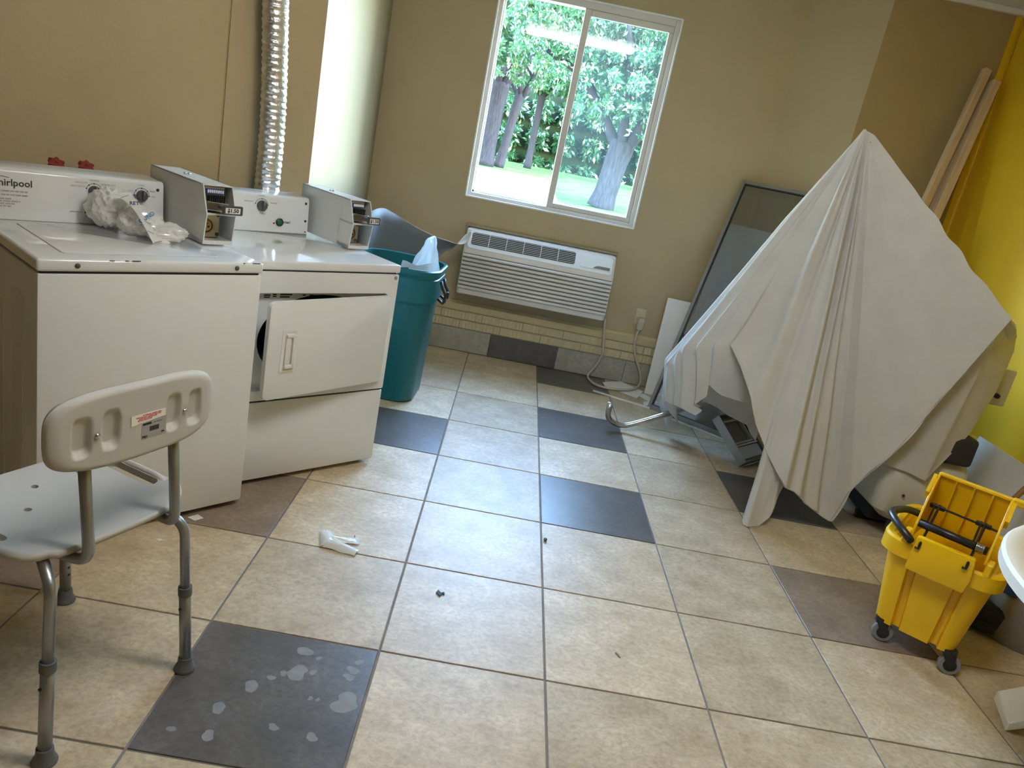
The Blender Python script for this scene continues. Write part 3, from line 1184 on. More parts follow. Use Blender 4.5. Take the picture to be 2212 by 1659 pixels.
# ------------------------------------------------------------------ plastic bag on the washer
def crumple_blob(name, m, ctr, rad, seed, amp, shape, parent=None, sub=4, seglim=None, floor_z=None):
    rs = np.random.default_rng(seed)
    b_ = bm_new()
    bmesh.ops.create_icosphere(b_, subdivisions=sub, radius=1.0)
    ks = [(rs.normal(size=3) * f, rs.uniform(0, 6.28), a) for f, a, n_ in ((1.5, .42, 4), (3.4, .42, 6), (8.0, .16, 8)) for _ in range(n_)]
    for v in b_.verts:
        p_ = np.array(v.co)
        s = sum(a * (1 - 2 * abs(math.sin(float(k @ p_) + ph))) for k, ph, a in ks) / 4.0
        q_ = p_ * (1 + amp * s + rs.uniform(-.035, .035))
        q_ = np.array(shape(q_)) if shape else q_
        w = Vector((ctr[0] + q_[0] * rad[0], ctr[1] + q_[1] * rad[1], ctr[2] + q_[2] * rad[2]))
        if floor_z is not None and w.z < floor_z:
            w.z = floor_z + (w.z - floor_z) * .02
        v.co = w
    return b_


bag = thing('plastic_bag', 'crumpled white printed plastic bag lying on the washing machine lid', 'bag', (-1.1671, 0.6912, 0.9345), 0.8446)
bm = crumple_blob('bag', 'film', (-.325, .475, .070), (.072, .072, .080), 3, .26, None, floor_z=.0005)
o = obj('bag_bulge', bm, 'film', bag, True, 14)
bm = crumple_blob('bag', 'film', (-.255, .375, .045), (.085, .085, .058), 5, .27, None, floor_z=.0005)
o2 = obj('bag_body', bm, 'film', bag, True, 14)
bm = crumple_blob('bag', 'film', (-.195, .318, .024), (.085, .062, .036), 9, .28, None, floor_z=.0005)
obj('bag_end', bm, 'film', bag, True, 14)
# film loop with printing
bm = bm_new()
rows = []
for k in range(13):
    t = k / 12
    c0 = Vector((-.335, .395, .128)).lerp(Vector((-.262, .235, .004)), t) + Vector((-.012, -.014, .014)) * math.sin(t * PI)
    rows.append([c0 + Vector((.058 * s + .0, .018 * s, .018 * math.sin(s * 2.2 + t * 4) * (.5 + t))) for s in [j / 8 for j in range(9)]])
grid(bm, rows)
flap = obj('printed_flap', bm, 'film', bag, True)
NF = Vector((-.10, -.82, .56)).normalized()


def on_flap(t, q_, up=.012):
    c0 = Vector((-.335, .395, .128)).lerp(Vector((-.262, .235, .004)), t) + Vector((-.012, -.014, .014)) * math.sin(t * PI)
    return c0 + Vector((.058 * q_, .018 * q_, .018 * math.sin(q_ * 2.2 + t * 4) * (.5 + t))) + NF * up


XF = Vector((.93, -.30, .0)).normalized()
YF = NF.cross(XF)


def flap_text(word, t, q_, size, mm, turn):
    c_, s_ = math.cos(R(turn)), math.sin(R(turn))
    X_ = XF * c_ + YF * s_
    Y_ = NF.cross(X_)
    rot = Matrix((X_, Y_, NF)).transposed().to_euler()
    text('print', word, size, mm, flap, on_flap(t, q_), rot, bold=.0004)


flap_text('RET', .36, .30, .017, 'ink_navy', 4)
flap_text('OUND', .52, .72, .020, 'ink_blue', 42)
flap_text('R', .12, .95, .020, 'ink_navy', 30)
bm = bm_new()
for t, q0_, q1_ in ((.14, .05, .55), (.62, .35, 1.0), (.78, .1, .6), (.90, .2, .75)):
    tube(bm, [on_flap(t, q0_, .004), on_flap(t - .03, q1_, .004)], .0011, 6)
stuff(obj('printed_line', bm, 'ink_grey', flap))

# ------------------------------------------------------------------ valves behind the washer
def valve(u, label):
    w = Vector((-1.1671, .6912, 0)) + Vector((math.cos(.8446), math.sin(.8446), 0)) * u + Vector((-math.sin(.8446), math.cos(.8446), 0)) * .90
    t = thing('water_valve', label, 'valve', (w.x, w.y, 0), .8446, 'water valves behind the washing machine')
    b_ = bm_new()
    rg = []
    for z, k in ((1.072, .8), (1.076, 1), (1.090, 1), (1.094, .8)):
        rg.append([((.026 + .0045 * math.cos(a * 6)) * k * math.cos(a), (.026 + .0045 * math.cos(a * 6)) * k * math.sin(a), z) for a in [2 * PI * q_ / 48 for q_ in range(48)]])
    loft(b_, rg)
    lathe(b_, [(.006, 1.090), (.006, 1.098)], 10)
    bmesh.ops.transform(b_, matrix=Matrix.Translation((0, -.01, 1.083)) @ Matrix.Rotation(R(38), 4, 'X') @ Matrix.Rotation(R(15), 4, 'Z') @ Matrix.Translation((0, 0, -1.083)), verts=list(b_.verts))
    obj('handwheel', b_, 'red', t, True, 40)
    b_ = bm_new()
    lathe(b_, [(.008, 1.02), (.008, 1.075)], 12)
    lathe(b_, [(.017, .97), (.02, .985), (.02, 1.01), (.012, 1.03)], 14)
    tube(b_, round_corners([(0, 0, .98), (0, 0, .90), (0, .062, .90)], .03), .011, 10)
    obj('valve_body', b_, 'brass', t, True, 40)
    return t


valve(-.357, 'red handwheel water valve behind the washing machine, left of the pair')
valve(-.253, 'red handwheel water valve behind the washing machine, right of the pair')

# ------------------------------------------------------------------ foil duct behind the dryer
bm = bm_new()
rings = []
zz = .40
path = [(-.222, .768, .30), (-.222, .768, 1.0), (-.226, .768, 1.4), (-.262, .768, 1.86), (-.30, .768, 2.30), (-.33, .768, 2.786)]
P = smooth_path(path, 30)
seg = 28
tot = 0
k = 0
prev = P[0]
fine = []
for i in range(len(P) - 1):
    L_ = (P[i + 1] - P[i]).length
    n = max(2, int(L_ / .0048))
    for q_ in range(n):
        fine.append(P[i].lerp(P[i + 1], q_ / n))
d_ = 0
for i, p_ in enumerate(fine):
    if i:
        d_ += (p_ - fine[i - 1]).length
    ph = (d_ / .028) % 1.0
    r0 = .0535 + .0050 * (1 - abs(2 * ph - 1)) ** 1.4
    rings.append([(p_.x + (r0 + random.uniform(-.0019, .0019)) * math.cos(2 * PI * q_ / seg), p_.y + (r0 + random.uniform(-.0019, .0019)) * .86 * math.sin(2 * PI * q_ / seg), p_.z) for q_ in range(seg)])
loft(bm, rings)
du = obj('foil_duct', bm, 'foil', None, True)
du.location = (-0.7818, 1.2756, 0)
du.rotation_euler = (0, 0, .7987)
tag(du, 'silver crinkled flexible dryer duct rising behind the tumble dryer', 'duct')

# ------------------------------------------------------------------ trash bin and what is in and behind it
bn = thing('trash_bin', 'tall teal plastic trash bin between the dryer and the window wall', 'trash bin', (-0.925, 2.305, 0), R(-3))


def bin_ring(h, z, r):
    return [(x, y, z) for x, y in rrect(-h, h, -h, h, r, 7)]


bm = bm_new()
rr = [(.186, 0, .09), (.200, .012, .10), (.2155, .55, .115), (.2165, .553, .115), (.234, .555, .14), (.238, .655, .14), (.240, .665, .145), (.240, .676, .145), (.236, .680, .145),
      (.238, .69, .145), (.246, .70, .15), (.247, .722, .15), (.240, .728, .15), (.228, .724, .14), (.226, .66, .14), (.19, .03, .09)]
loft(bm, [bin_ring(h, z * 1.045, r) for h, z, r in rr])
obj('bin_body', bm, 'teal', bn, True, 35)
for s in (1, -1):
    bm = bm_new()
    x = s * .244
    pts = [(x, -.04, .69), (x + s * .012, -.04, .655), (x + s * .036, -.04, .62), (x + s * .033, -.04, .585), (x + s * .028, -.04, .57), (x - s * .006, -.04, .592)]
    tube(bm, round_corners(pts, .008, 3), .0078, 8)
    pts2 = [(a, .06, c) for a, b, c in pts]
    tube(bm, round_corners(pts2, .008, 3), .0078, 8)
    tube(bm, [(x + s * .030, -.04, .578), (x + s * .030, .06, .578)], .0085, 8)
    tube(bm, [(x + s * .036, -.04, .618), (x + s * .048, -.045, .640)], .006, 8)
    obj('handle', bm, 'black', bn, True)

ln = thing('plastic_liner', 'bluish white crumpled plastic liner sticking up out of the teal bin', 'bag', (-0.790, 2.215, 0.685), 0)
bm = bm_new()
rows = []
rs = np.random.default_rng(4)
NV = 34
for k in range(25):
    t = k / 24
    z = -.02 + .255 * t
    wx = .058 * (1 - t) ** .6 * (1 + .25 * math.sin(t * 5)) + .020
    wy = .045 * (1 - t) ** .7 + .012
    ox = -.01 + .03 * math.sin(t * 1.8)
    row = []
    for j in range(NV + 1):
        a = 2 * PI * j / NV
        rad = 1 + .10 * math.sin(3 * a + 2.1 * t * 3) + .08 * math.sin(7 * a - 5 * t) + .07 * (1 - 2 * abs(math.sin(5.5 * a + 6 * t)))
        row.append((ox + wx * rad * math.cos(a), wy * rad * math.sin(a), z + .012 * math.sin(a + 1) * t))
    rows.append(row)
grid(bm, rows)
obj('liner_film', bm, 'liner', ln, True)
bm = bm_new()
grid(bm, [[(-.105 + .165 * u, -.125 + .035 * math.sin(u * 4) * .3 + .05 * v + .008 * math.sin(9 * u), .070 + .012 * u + .02 * v * math.sin(2 + u * 6) * .5 + .022 * v) for u in [i / 20 for i in range(21)]] for v in [j / 6 for j in range(7)]])
obj('liner_edge', bm, 'liner', ln, True)

# grey bent board behind the bin
bm = bm_new()
top = [(-1.300, 2.62, .86), (-1.202, 2.74, .936), (-1.163, 2.86, .952), (-1.116, 2.92, .935), (-1.041, 2.98, .895), (-.942, 3.02, .852), (-.835, 3.05, .819), (-.749, 3.06, .805), (-.697, 3.06, .798), (-.651, 3.05, .804), (-.622, 3.05, .831), (-.609, 3.06, .886)]
bot = [(-1.310, 2.66, .02), (-1.26, 2.78, .012), (-1.22, 2.92, .012), (-1.17, 2.97, .012), (-1.12, 3.03, .08), (-1.03, 3.07, .28), (-.90, 3.10, .52), (-.777, 3.12, .709), (-.724, 3.13, .749), (-.680, 3.15, .812), (-.648, 3.15, .862), (-.613, 3.11, .887)]
TT = smooth_path(top, 5)
BB = smooth_path(bot, 5)
rows = []
for v in range(13):
    t = v / 12
    rows.append([a.lerp(b, t) + Vector((0, .03 * math.sin(t * PI), 0)) for a, b in zip(TT, BB)])
grid(bm, rows)
pn = obj('bent_board', bm, 'board', None, True)
md = pn.modifiers.new('thick', 'SOLIDIFY')
md.thickness = .003
pn.data.materials.append(M['board_white'])
pn.data.materials.append(M['ivory'])
md.material_offset = 1
md.material_offset_rim = 2
md.offset = -1
tag(pn, 'curled grey flexible board standing behind the teal bin, its tip over the air conditioner', 'board')

# ------------------------------------------------------------------ air conditioner
ac = thing('air_conditioner', 'off-white wall air conditioner with ribbed front below the window', 'air conditioner', (-0.140, 3.42, 0.445), 0)
AW = .515
bm = bm_new()
prof = [(0, .0), (-.165, 0), (-.205, .012), (-.214, .05), (-.214, .285), (-.205, .318), (-.118, .432), (-.105, .437), (0, .440)]
rgs = []
for x, sh in ((-AW, .018), (-AW + .004, .008), (-AW + .016, 0), (AW - .016, 0), (AW - .004, .008), (AW, .018)):
    rgs.append([(x, min(0, y + sh) if y < -.01 else y, min(max(z, sh), .440 - sh * .6)) for y, z in prof])
loft(bm, rgs)
obj('casing', bm, 'ac', ac, True, 30)
bm = bm_new()
prism(bm, [(-.206, .054), (-.222, .052), (-.2285, .056), (-.2285, .0635), (-.221, .0705), (-.206, .0715)], 0, -AW + .006, AW - .006, .002, 1)
me_l = None
lv = obj('louvre', bm, 'ac', ac, True, 40)
lv.location = (0, -.002, -.002)
for k in range(1, 9):
    link_copy(lv, ac, (0, -.002, -.002 + k * .0268))
bm = bm_new()
box(bm, -AW + .010, AW - .010, -.2150, -.21, .050, .289)
obj('louvre_recess', bm, 'alu_frame', ac)
# slanted top face: vent and control lid
sl_o = Vector((0, -.2055, .3185))
sl_d = Vector((0, .0875, .1135))
sn = Vector((0, -.7919, .6106))
LS = sl_d.length
sx_m = Matrix.Translation(sl_o) @ Matrix(((1, 0, 0, 0), (0, sl_d.y / LS, sn.y, 0), (0, sl_d.z / LS, sn.z, 0), (0, 0, 0, 1)))
bm = bm_new()
b_out = rrect(-AW + .022, AW - .022, .006, LS - .004, .022, 5)
prism(bm, b_out, 2, -.002, .0035, .001, 1)
bmesh.ops.transform(bm, matrix=sx_m, verts=bm.verts)
obj('top_panel', bm, 'ac_top', ac, True, 35)
bm = bm_new()
prism(bm, rrect(-.472, .236, .034, .128, .012, 4), 2, .0, .0042)
bmesh.ops.transform(bm, matrix=sx_m, verts=bm.verts)
vent = obj('vent_grille', bm, 'grille_dark', ac)
bm = bm_new()
for k in range(7):
    y = .042 + k * .013
    box(bm, -.470, .234, y - .0011, y + .0011, .003, .0078)
bmesh.ops.transform(bm, matrix=sx_m, verts=bm.verts)
stuff(obj('vent_slat', bm, 'ac', vent))
bm = bm_new()
for k in range(1, 6):
    x = -.472 + .708 * k / 6
    box(bm, x - .002, x + .002, .034, .128, .0035, .0088)
bmesh.ops.transform(bm, matrix=sx_m, verts=bm.verts)
pieces('vent_divider', bm, 'white_pl', vent)
bm = bm_new()
prism(bm, rrect(.276, .482, .030, .130, .004, 3), 2, .003, .0058, .001, 1)
bmesh.ops.transform(bm, matrix=sx_m, verts=bm.verts)
lid_ = obj('control_lid', bm, 'white_pl', ac, True, 35)
bm = bm_new()
prism(bm, [(.362, .034), (.478, .034), (.478, .056), (.40, .056), (.380, .050)], 2, .0055, .0066)
bmesh.ops.transform(bm, matrix=sx_m, verts=bm.verts)
obj('lid_notch', bm, 'alu_frame', lid_)
# cord to the outlet
cord = [(.545, -.02, -.005), (.552, -.025, -.06), (.562, -.034, -.12), (.575, -.04, -.20), (.582, -.042, -.26), (.565, -.04, -.33), (.535, -.045, -.39), (.512, -.06, -.4345), (.535, -.20, -.4355),
        (.60, -.275, -.432), (.70, -.285, -.426), (.80, -.24, -.421), (.868, -.14, -.416), (.892, -.06, -.390), (.868, -.038, -.32), (.828, -.036, -.25), (.798, -.036, -.18), (.788, -.036, -.10), (.790, -.036, -.055), (.795, -.036, -.015)]
bm = bm_new()
tube(bm, smooth_path(cord, 7), .0088, 8)
pc = obj('power_cord', bm, 'cord', ac, True)
bm = bm_new()
prism(bm, [(.772, -.026), (.778, -.034), (.808, -.034), (.816, -.026), (.820, .040), (.812, .052), (.782, .052), (.774, .040)], 1, -.058, -.014, .005, 2)
obj('plug', bm, 'cord', pc, True, 40)
# cream trim round the sleeve
bm = bm_new()
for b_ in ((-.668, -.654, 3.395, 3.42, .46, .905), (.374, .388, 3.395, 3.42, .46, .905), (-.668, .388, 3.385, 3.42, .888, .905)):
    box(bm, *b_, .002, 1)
struct('trim_7', bm, 'wall_dimmed')
ot = thing('wall_outlet', 'ivory wall outlet with the air conditioner plug in it', 'outlet', (.646, 3.42, .495))
bm = bm_new()
box(bm, -.036, .036, -.006, 0, -.062, .060, .002, 2)
obj('cover_plate', bm, 'ivory', ot, True, 40)
bm = bm_new()
box(bm, -.022, .022, -.014, -.005, -.05, -.006, .003, 1)
obj('socket', bm, 'ivory', ot)
screw(ot, 0, -.006, .018, .003, 'Y', 'steel')

# ------------------------------------------------------------------ glazed frame and boards leaning in the right corner
ga = R(-36.8)
gu = Vector((math.cos(ga), math.sin(ga), 0))
gn = Vector((-math.sin(ga), math.cos(ga), 0))
lean = math.atan2(.5674, 1.5408)
GL = math.hypot(.5674, 1.5408)
fr = thing('glazed_frame', 'tall metal framed glass pane leaning against the wall left of the white sheet', 'window frame', (0.7442, 2.9149, 0.0), ga)
GW = .66
LM = Matrix.Rotation(-lean, 4, 'X')


def leaned(b_, off=0):
    bmesh.ops.transform(b_, matrix=Matrix.Translation((0, off, 0)) @ LM, verts=list(b_.verts))


for nm, b4 in (('stile', (0, .022, 0, .03, 0.0, GL)), ('stile', (GW - .022, GW, 0, .03, 0.0, GL)), ('rail', (.022, GW - .022, 0, .03, 0.0, .03)), ('rail', (.022, GW - .022, 0, .03, GL - .022, GL))):
    bm = bm_new()
    box(bm, *b4, .002, 1)
    leaned(bm)
    obj(nm, bm, 'alu_frame', fr)
bm = bm_new()
for b4 in ((.022, .0285, .006, .024, .03, GL - .022), (GW - .0285, GW - .022, .006, .024, .03, GL - .022), (.0285, GW - .0285, .006, .024, .03, .0365), (.0285, GW - .0285, .006, .024, GL - .0285, GL - .022)):
    box(bm, *b4)
leaned(bm)
obj('gasket', bm, 'black', fr)
bm = bm_new()
box(bm, .0285, GW - .0285, .013, .017, .0365, GL - .0285)
leaned(bm)
obj('pane', bm, 'glass_lean', fr)
for k, z in enumerate((.52, .20)):
    bm = bm_new()
    prism(bm, [(.0285, z), (.044, z + .008), (.034, z + .03), (.0285, z + .034)], 1, .008, .012)
    leaned(bm)
    obj('corner_tab', bm, 'black', fr)


def leaning_board(name, label, x, y, w, h, ln_, m, th=.012, ang=ga, cat='board', group='boards leaning in the right corner'):
    t = bm_new()
    box(t, 0, w, 0, th, 0, h, .0015, 1)
    bmesh.ops.transform(t, matrix=Matrix.Rotation(-ln_, 4, 'X'), verts=list(t.verts))
    o = obj(name, t, m)
    o.location = (x, y, 0)
    o.rotation_euler = (0, 0, ang)
    return tag(o, label, cat, group)


leaning_board('white_board', 'tall pale grey board standing behind the leaning glass pane', .905, 3.155, .37, 1.27, .17, 'board_pale')
leaning_board('white_board', 'short white board on the floor behind the left edge of the leaning glass', .772, 3.235, .20, .69, .21, 'board_white', .010, R(-10))
leaning_board('white_board', 'low pale board standing behind the lower half of the leaning glass', .87, 2.99, .45, .80, .3, 'board_pale', .008, ga)

# loose pieces on the floor near the outlet
def flat_piece(name, label, pts, z, th, m, cat):
    b_ = bm_new()
    prism(b_, pts, 2, 0, th)
    o = obj(name, b_, m)
    o.location = (0, 0, z)
    return tag(o, label, cat, {'cardboard': 'cardboard offcuts on the floor', 'strip': 'white strips on the floor'}[cat])


cd = flat_piece('cardboard_sheet', 'white cardboard offcut propped near the power cord', [(-.02, .02), (.01, -.05), (.25, -.12), (.27, .06), (.09, .155)], 0.0, .004, 'paper', 'cardboard')
cd.location = (.49, 3.26, .0045)
cd.rotation_euler = (R(2), R(0), R(-16))
flat_piece('cardboard_sheet', 'torn white cardboard with zigzag edge lying under the leaning glass corner', [(.60, 3.20), (.70, 3.10), (.715, 3.15), (.78, 3.05), (.735, 3.01), (.728, 2.945), (.765, 2.955), (.85, 3.06), (.77, 3.20)], 0.001, .003, 'paper', 'cardboard')
sp = flat_piece('trim_strip', 'thin white plastic strip lying on the floor before the leaning glass', [(0, 0), (.372, -.152), (.376, -.140), (.004, .012)], 0.0005, .008, 'white_pl', 'strip')
sp.location = (.386, 3.043, .0005)

sp2 = flat_piece('trim_strip', 'thin white strip lying along the foot of the leaning glass', [(0, 0), (.31, -.232), (.316, -.224), (.006, .008)], 0.0005, .006, 'white_pl', 'strip')
sp2.location = (.862, 2.765, .0005)

# ------------------------------------------------------------------ metal box on the floor
bx_ = thing('metal_box', 'open grey metal box with framed panels lying by the white sheet', 'box', (1.187, 2.09, 0), R(45))
BM_ = Matrix.Translation((0, 0, .046)) @ Matrix.Rotation(R(-52), 4, 'X')


def bpart(name, boxes, m, bev=.002, par=None):
    b_ = bm_new()
    for q_ in boxes:
        box(b_, *q_, bev, 1)
    bmesh.ops.transform(b_, matrix=BM_, verts=list(b_.verts))
    return obj(name, b_, m, par or bx_)


bpart('shell', [(0, .006, 0, .055, 0, .31), (0, .26, 0, .055, 0, .006), (.254, .26, 0, .055, 0, .31), (0, .26, 0, .055, .304, .31), (.006, .254, .05, .055, .006, .304)], 'alu', .001)
bpart('inner_frame', [(.030, .24, .02, .05, .120, .132), (.030, .24, .02, .05, .262, .274), (.03, .042, .02, .05, .132, .262), (.228, .24, .02, .05, .132, .262)], 'cord')
bpart('dark_panel', [(.042, .228, .040, .05, .132, .262)], 'alu_frame')
bpart('white_panel', [(.02, .244, .012, .018, .022, .098)], 'board_pale')
bpart('rail', [(.012, .25, .008, .03, .102, .112)], 'offwhite_pl')
bpart('bottom_lip', [(.006, .254, .002, .016, .006, .016)], 'alu')

# ------------------------------------------------------------------ bent steel tube
bm = bm_new()
pts = round_corners([(.398, 2.33, .168), (.400, 2.33, .060), (.50, 2.34, .0305), (.60, 2.345, .078), (.76, 2.36, .162), (1.02, 2.38, .300), (1.30, 2.40, .42)], .05, 7)
tube(bm, pts, .0165, 14)
bt_ = obj('steel_tube', bm, 'steel', None, True)
tag(bt_, 'bent bare steel tube poking out from under the draped white sheet', 'tube')

# ------------------------------------------------------------------ white dust sheet
APL = Vector((1.156, 1.850, 1.849))
APR = Vector((1.209, 1.840, 1.832))
A_MID = [(0.638, 2.150, 0.544), (0.586, 2.020, 0.536), (0.606, 1.950, 0.624), (0.673, 1.880, 0.669), (0.736, 1.800, 0.728), (0.807, 1.765, 0.754), (0.883, 1.770, 0.705), (0.980, 1.790, 0.657)]
A_HEM = [(0.774, 2.200, 0.159), (0.612, 2.020, 0.338), (0.662, 1.950, 0.342), (0.757, 1.860, 0.333), (0.779, 1.810, 0.519), (0.847, 1.790, 0.482), (0.946, 1.770, 0.476), (1.057, 1.790, 0.465)]
F_MID = [(0.586, 2.020, 0.536), (0.690, 2.400, 0.455), (0.807, 2.450, 0.514), (1.00, 2.46, .62), (1.30, 2.42, .78), (1.62, 2.28, .95)]
F_HEM = [(0.708, 2.420, 0.167), (0.787, 2.425, 0.039), (0.845, 2.450, 0.23), (1.00, 2.47, .44), (1.38, 2.47, .50), (1.75, 2.30, .05)]
B_HEM = [(0.805, 1.750, 0.755), (0.861, 1.680, 0.673), (0.921, 1.580, 0.555), (0.958, 1.530, 0.449), (1.033, 1.450, 0.328), (1.117, 1.370, 0.220), (1.181, 1.400, 0.195), (1.291, 1.450, 0.118), (1.375, 1.480, 0.070), (1.434, 1.480, 0.046), (1.450, 1.440, 0.231), (1.497, 1.400, 0.361), (1.547, 1.380, 0.461), (1.604, 1.350, 0.648), (1.676, 1.330, 0.857), (1.739, 1.310, 1.046), (1.782, 1.290, 1.187)]
C_HEM = [(0.985, 1.400, 0.003), (0.978, 1.360, 0.002), (0.992, 1.338, 0.002), (1.057, 1.360, 0.004), (1.103, 1.400, 0.043), (1.133, 1.430, 0.126), (1.150, 1.450, 0.182)]
D_HEM = [(1.568, 1.460, 0.397), (1.677, 1.420, 0.389), (1.764, 1.400, 0.368), (1.836, 1.420, 0.505), (1.907, 1.440, 0.629), (1.957, 1.460, 0.827), (1.971, 1.470, 1.028), (1.950, 1.460, 1.097)]


def lin(pts, n, ease=True):
    """n+1 points evenly by length along a polyline"""
    P_ = [Vector(p_) for p_ in pts]
    L_ = [0]
    for a, b in zip(P_, P_[1:]):
        L_.append(L_[-1] + (b - a).length)
    out = []
    for k in range(n + 1):
        d = L_[-1] * k / n
        i = 0
        while i < len(P_) - 2 and L_[i + 1] < d:
            i += 1
        t = (d - L_[i]) / max(1e-9, L_[i + 1] - L_[i])
        out.append((P_[i].lerp(P_[i + 1], min(1, max(0, t))), i + min(1, max(0, t))))
    return out


def fan(bm, hem, mid, n, rows, fold, apl=APL, apr=APR, back=0.0, seam=True, sag=0.0, ridge=False):
    H = lin(hem, n)
    grid_rows = [[] for _ in range(rows + 1)]
    for k, (h, idx) in enumerate(H):
        s = k / n
        a = apl.lerp(apr, s)
        if mid:
            i = min(int(idx), len(mid) - 2)
            mm_ = Vector(mid[i]).lerp(Vector(mid[i + 1]), idx - i)
        else:
            mm_ = a.lerp(h, .72)
        dirv = (h - a).normalized()
        side = Vector((0, 0, 1)).cross(dirv)
        side = side.normalized() if side.length > 1e-4 else Vector((1, 0, 0))
        nrm = dirv.cross(side).normalized()
        if nrm.y > 0:
            nrm = -nrm
        for r_ in range(rows + 1):
            v = r_ / rows
            if mid:
                if v < .72:
                    t = v / .72
                    p_ = a.lerp(mm_, t) + Vector((0, 0, -sag * math.sin(t * PI)))
                else:
                    t = (v - .72) / .28
                    p_ = mm_.lerp(h, t)
                    p_ += Vector((0, -.012 * math.sin(t * PI), 0))
            else:
                p_ = a.lerp(h, v) + Vector((0, 0, -sag * math.sin(v * PI)))
            f = fold(s, v)
            p_ = p_ + nrm * f + Vector((0, back * math.sin(min(1, v * 1.15) * PI), 0))
            if seam and v > .975:
                p_ = p_ + nrm * .003
            if p_.z < .002:
                p_.z = .002
            grid_rows[r_].append(p_)
    grid(bm, grid_rows)


def g(s, c, w):
    return math.exp(-((s - c) / w) ** 2)


def foldB(s, v):
    e = min(1, v * 4)
    f = 0
    for c_, w_, a_ in ((.13, .03, .010), (.22, .022, -.012), (.30, .018, .013), (.345, .011, -.012), (.372, .010, .016), (.398, .009, -.013), (.42, .009, .011), (.445, .012, -.010), (.53, .05, .008), (.63, .05, -.006), (.72, .04, .007), (.80, .03, -.006), (.87, .025, .006), (.93, .02, -.006)):
        wig = c_ + .012 * math.sin(v * 3 + c_ * 40)
        f += a_ * g(s, wig, w_ * (.8 + .4 * v))
    f *= e * (2.0 - .5 * v)
    f += .007 * v * math.sin(17 * s + 5 * v) * math.sin(9 * v + 11 * s)
    # diagonal pulls towards the right-hand corner
    f += .007 * g(v, .62, .25) * math.sin(34 * (v + .5 * s)) * max(0, s - .55) * 2
    # dent where the hem turns up near the left lobe
    f += -.022 * g(s, .06, .07) * g(v, .8, .18)
    return f


def foldA(s, v):
    e = min(1, v * 4)
    f = 0
    for c_, w_, a_ in ((.10, .05, .010), (.22, .035, -.016), (.33, .035, .014), (.45, .03, -.015), (.55, .03, .012), (.66, .028, -.012), (.78, .03, .010)):
        f += a_ * g(s, c_ + .02 * math.sin(4 * v + 9 * c_), w_)
    f *= e * 1.5 * (1 if s < .6 else max(.15, 1 - (s - .6) * 4))
    if v > .6:
        q_ = (v - .6) / .4
        f += .007 * q_ * math.sin(26 * s + 7 * v) + .006 * q_ * math.sin(15 * v + 19 * s)
    return f


SHEET = thing('dust_sheet', 'white cotton sheet draped to a tall peak over equipment by the yellow wall', 'sheet', (1.3, 1.6, 0.002), 0)
bm = bm_new()
fan(bm, B_HEM, None, 260, 90, foldB)
n0 = len(bm.verts)
fan(bm, A_HEM, A_MID, 130, 70, foldA, APL, APL + Vector((.012, -.004, 0)), sag=.02)
fan(bm, C_HEM, None, 50, 70, lambda s, v: .008 * math.sin(9 * s + 3 * v) * v + (.012 * math.sin(12 * s) * max(0, v - .9) * 10 if v > .9 else 0), APL + Vector((.01, .03, -.02)), APL + Vector((.02, .03, -.02)), back=.05)
fan(bm, F_HEM, F_MID, 90, 50, lambda s, v: .012 * math.sin(30 * s) * min(1, v * 2), APL, APR + Vector((0, .03, 0)), sag=.01, seam=False)
# side panel under the right-hand hem
fan(bm, D_HEM, None, 80, 40, lambda s, v: .006 * math.sin(11 * s + 2 * v) * v, Vector((1.797, 1.36, 1.19)), Vector((1.884, 1.42, 1.163)), sag=-.01)
G_HEM = [(0.835, 2.080, 0.361), (0.918, 2.050, 0.344), (0.986, 2.020, 0.316), (1.072, 1.980, 0.301), (1.146, 1.950, 0.224)]
G_MID = [(0.850, 2.080, 0.632), (0.929, 2.050, 0.640), (1.006, 2.020, 0.649), (1.076, 1.980, 0.657), (1.163, 1.950, 0.670)]
fan(bm, G_HEM, G_MID, 40, 40, lambda s, v: .01 * math.sin(12 * s) * v, APL, APR, sag=.01)
# right end, from the peak over the handle down to the back
fan(bm, [(1.95, 1.46, 1.095), (1.96, 1.60, .80), (1.92, 1.85, .45), (1.85, 2.1, .15), (1.75, 2.30, .05)], [(1.782, 1.290, 1.187), (1.84, 1.50, 1.12), (1.80, 1.80, 1.06), (1.72, 2.05, 1.0), (1.62, 2.28, .95)], 50, 50, lambda s, v: .008 * math.sin(16 * s) * v, APR + Vector((-.02, .05, -.04)), APR + Vector((-.02, .07, -.04)), back=.05)
for v in bm.verts:
    v.co -= Vector((1.3, 1.6, 0.002))
obj('sheet_cloth', bm, 'cloth', SHEET, True, None, False)
# sewn hem along the free edge of the front drape
bm = bm_new()
HP = [p_ for p_, _ in lin(B_HEM, 150)]
tube(bm, [p_ - Vector((1.3, 1.604, 0.001)) for p_ in HP], .0022, 5)
obj('hem', bm, 'cloth', SHEET, True)

# ------------------------------------------------------------------ floor scrubber under the sheet
fs = thing('floor_scrubber', 'beige floor cleaning machine half hidden under the white sheet', 'floor scrubber', (1.72, 1.62, 0), R(0))
bm = bm_new()
rg = []
for z, x0, x1, y0, y1, r_ in ((.10, -.02, .28, -.10, .22, .05), (.16, -.10, .30, -.17, .26, .07), (.30, -.13, .30, -.20, .28, .08), (.42, -.10, .29, -.17, .28, .08), (.50, -.04, .27, -.12, .26, .08), (.52, .0, .24, -.08, .22, .06)):
    rg.append([(x, y, z) for x, y in rrect(x0, x1, y0, y1, r_, 5)])
loft(bm, rg)
obj('body_shell', bm, 'scrub', fs, True, 40)
bm = bm_new()
box(bm, -.05, .22, -.02, .30, .05, .20, .01, 2)
obj('chassis', bm, 'black_rough', fs)
bm = bm_new()
box(bm, -.02, .12, .02, .09, .035, .075, .006, 1)
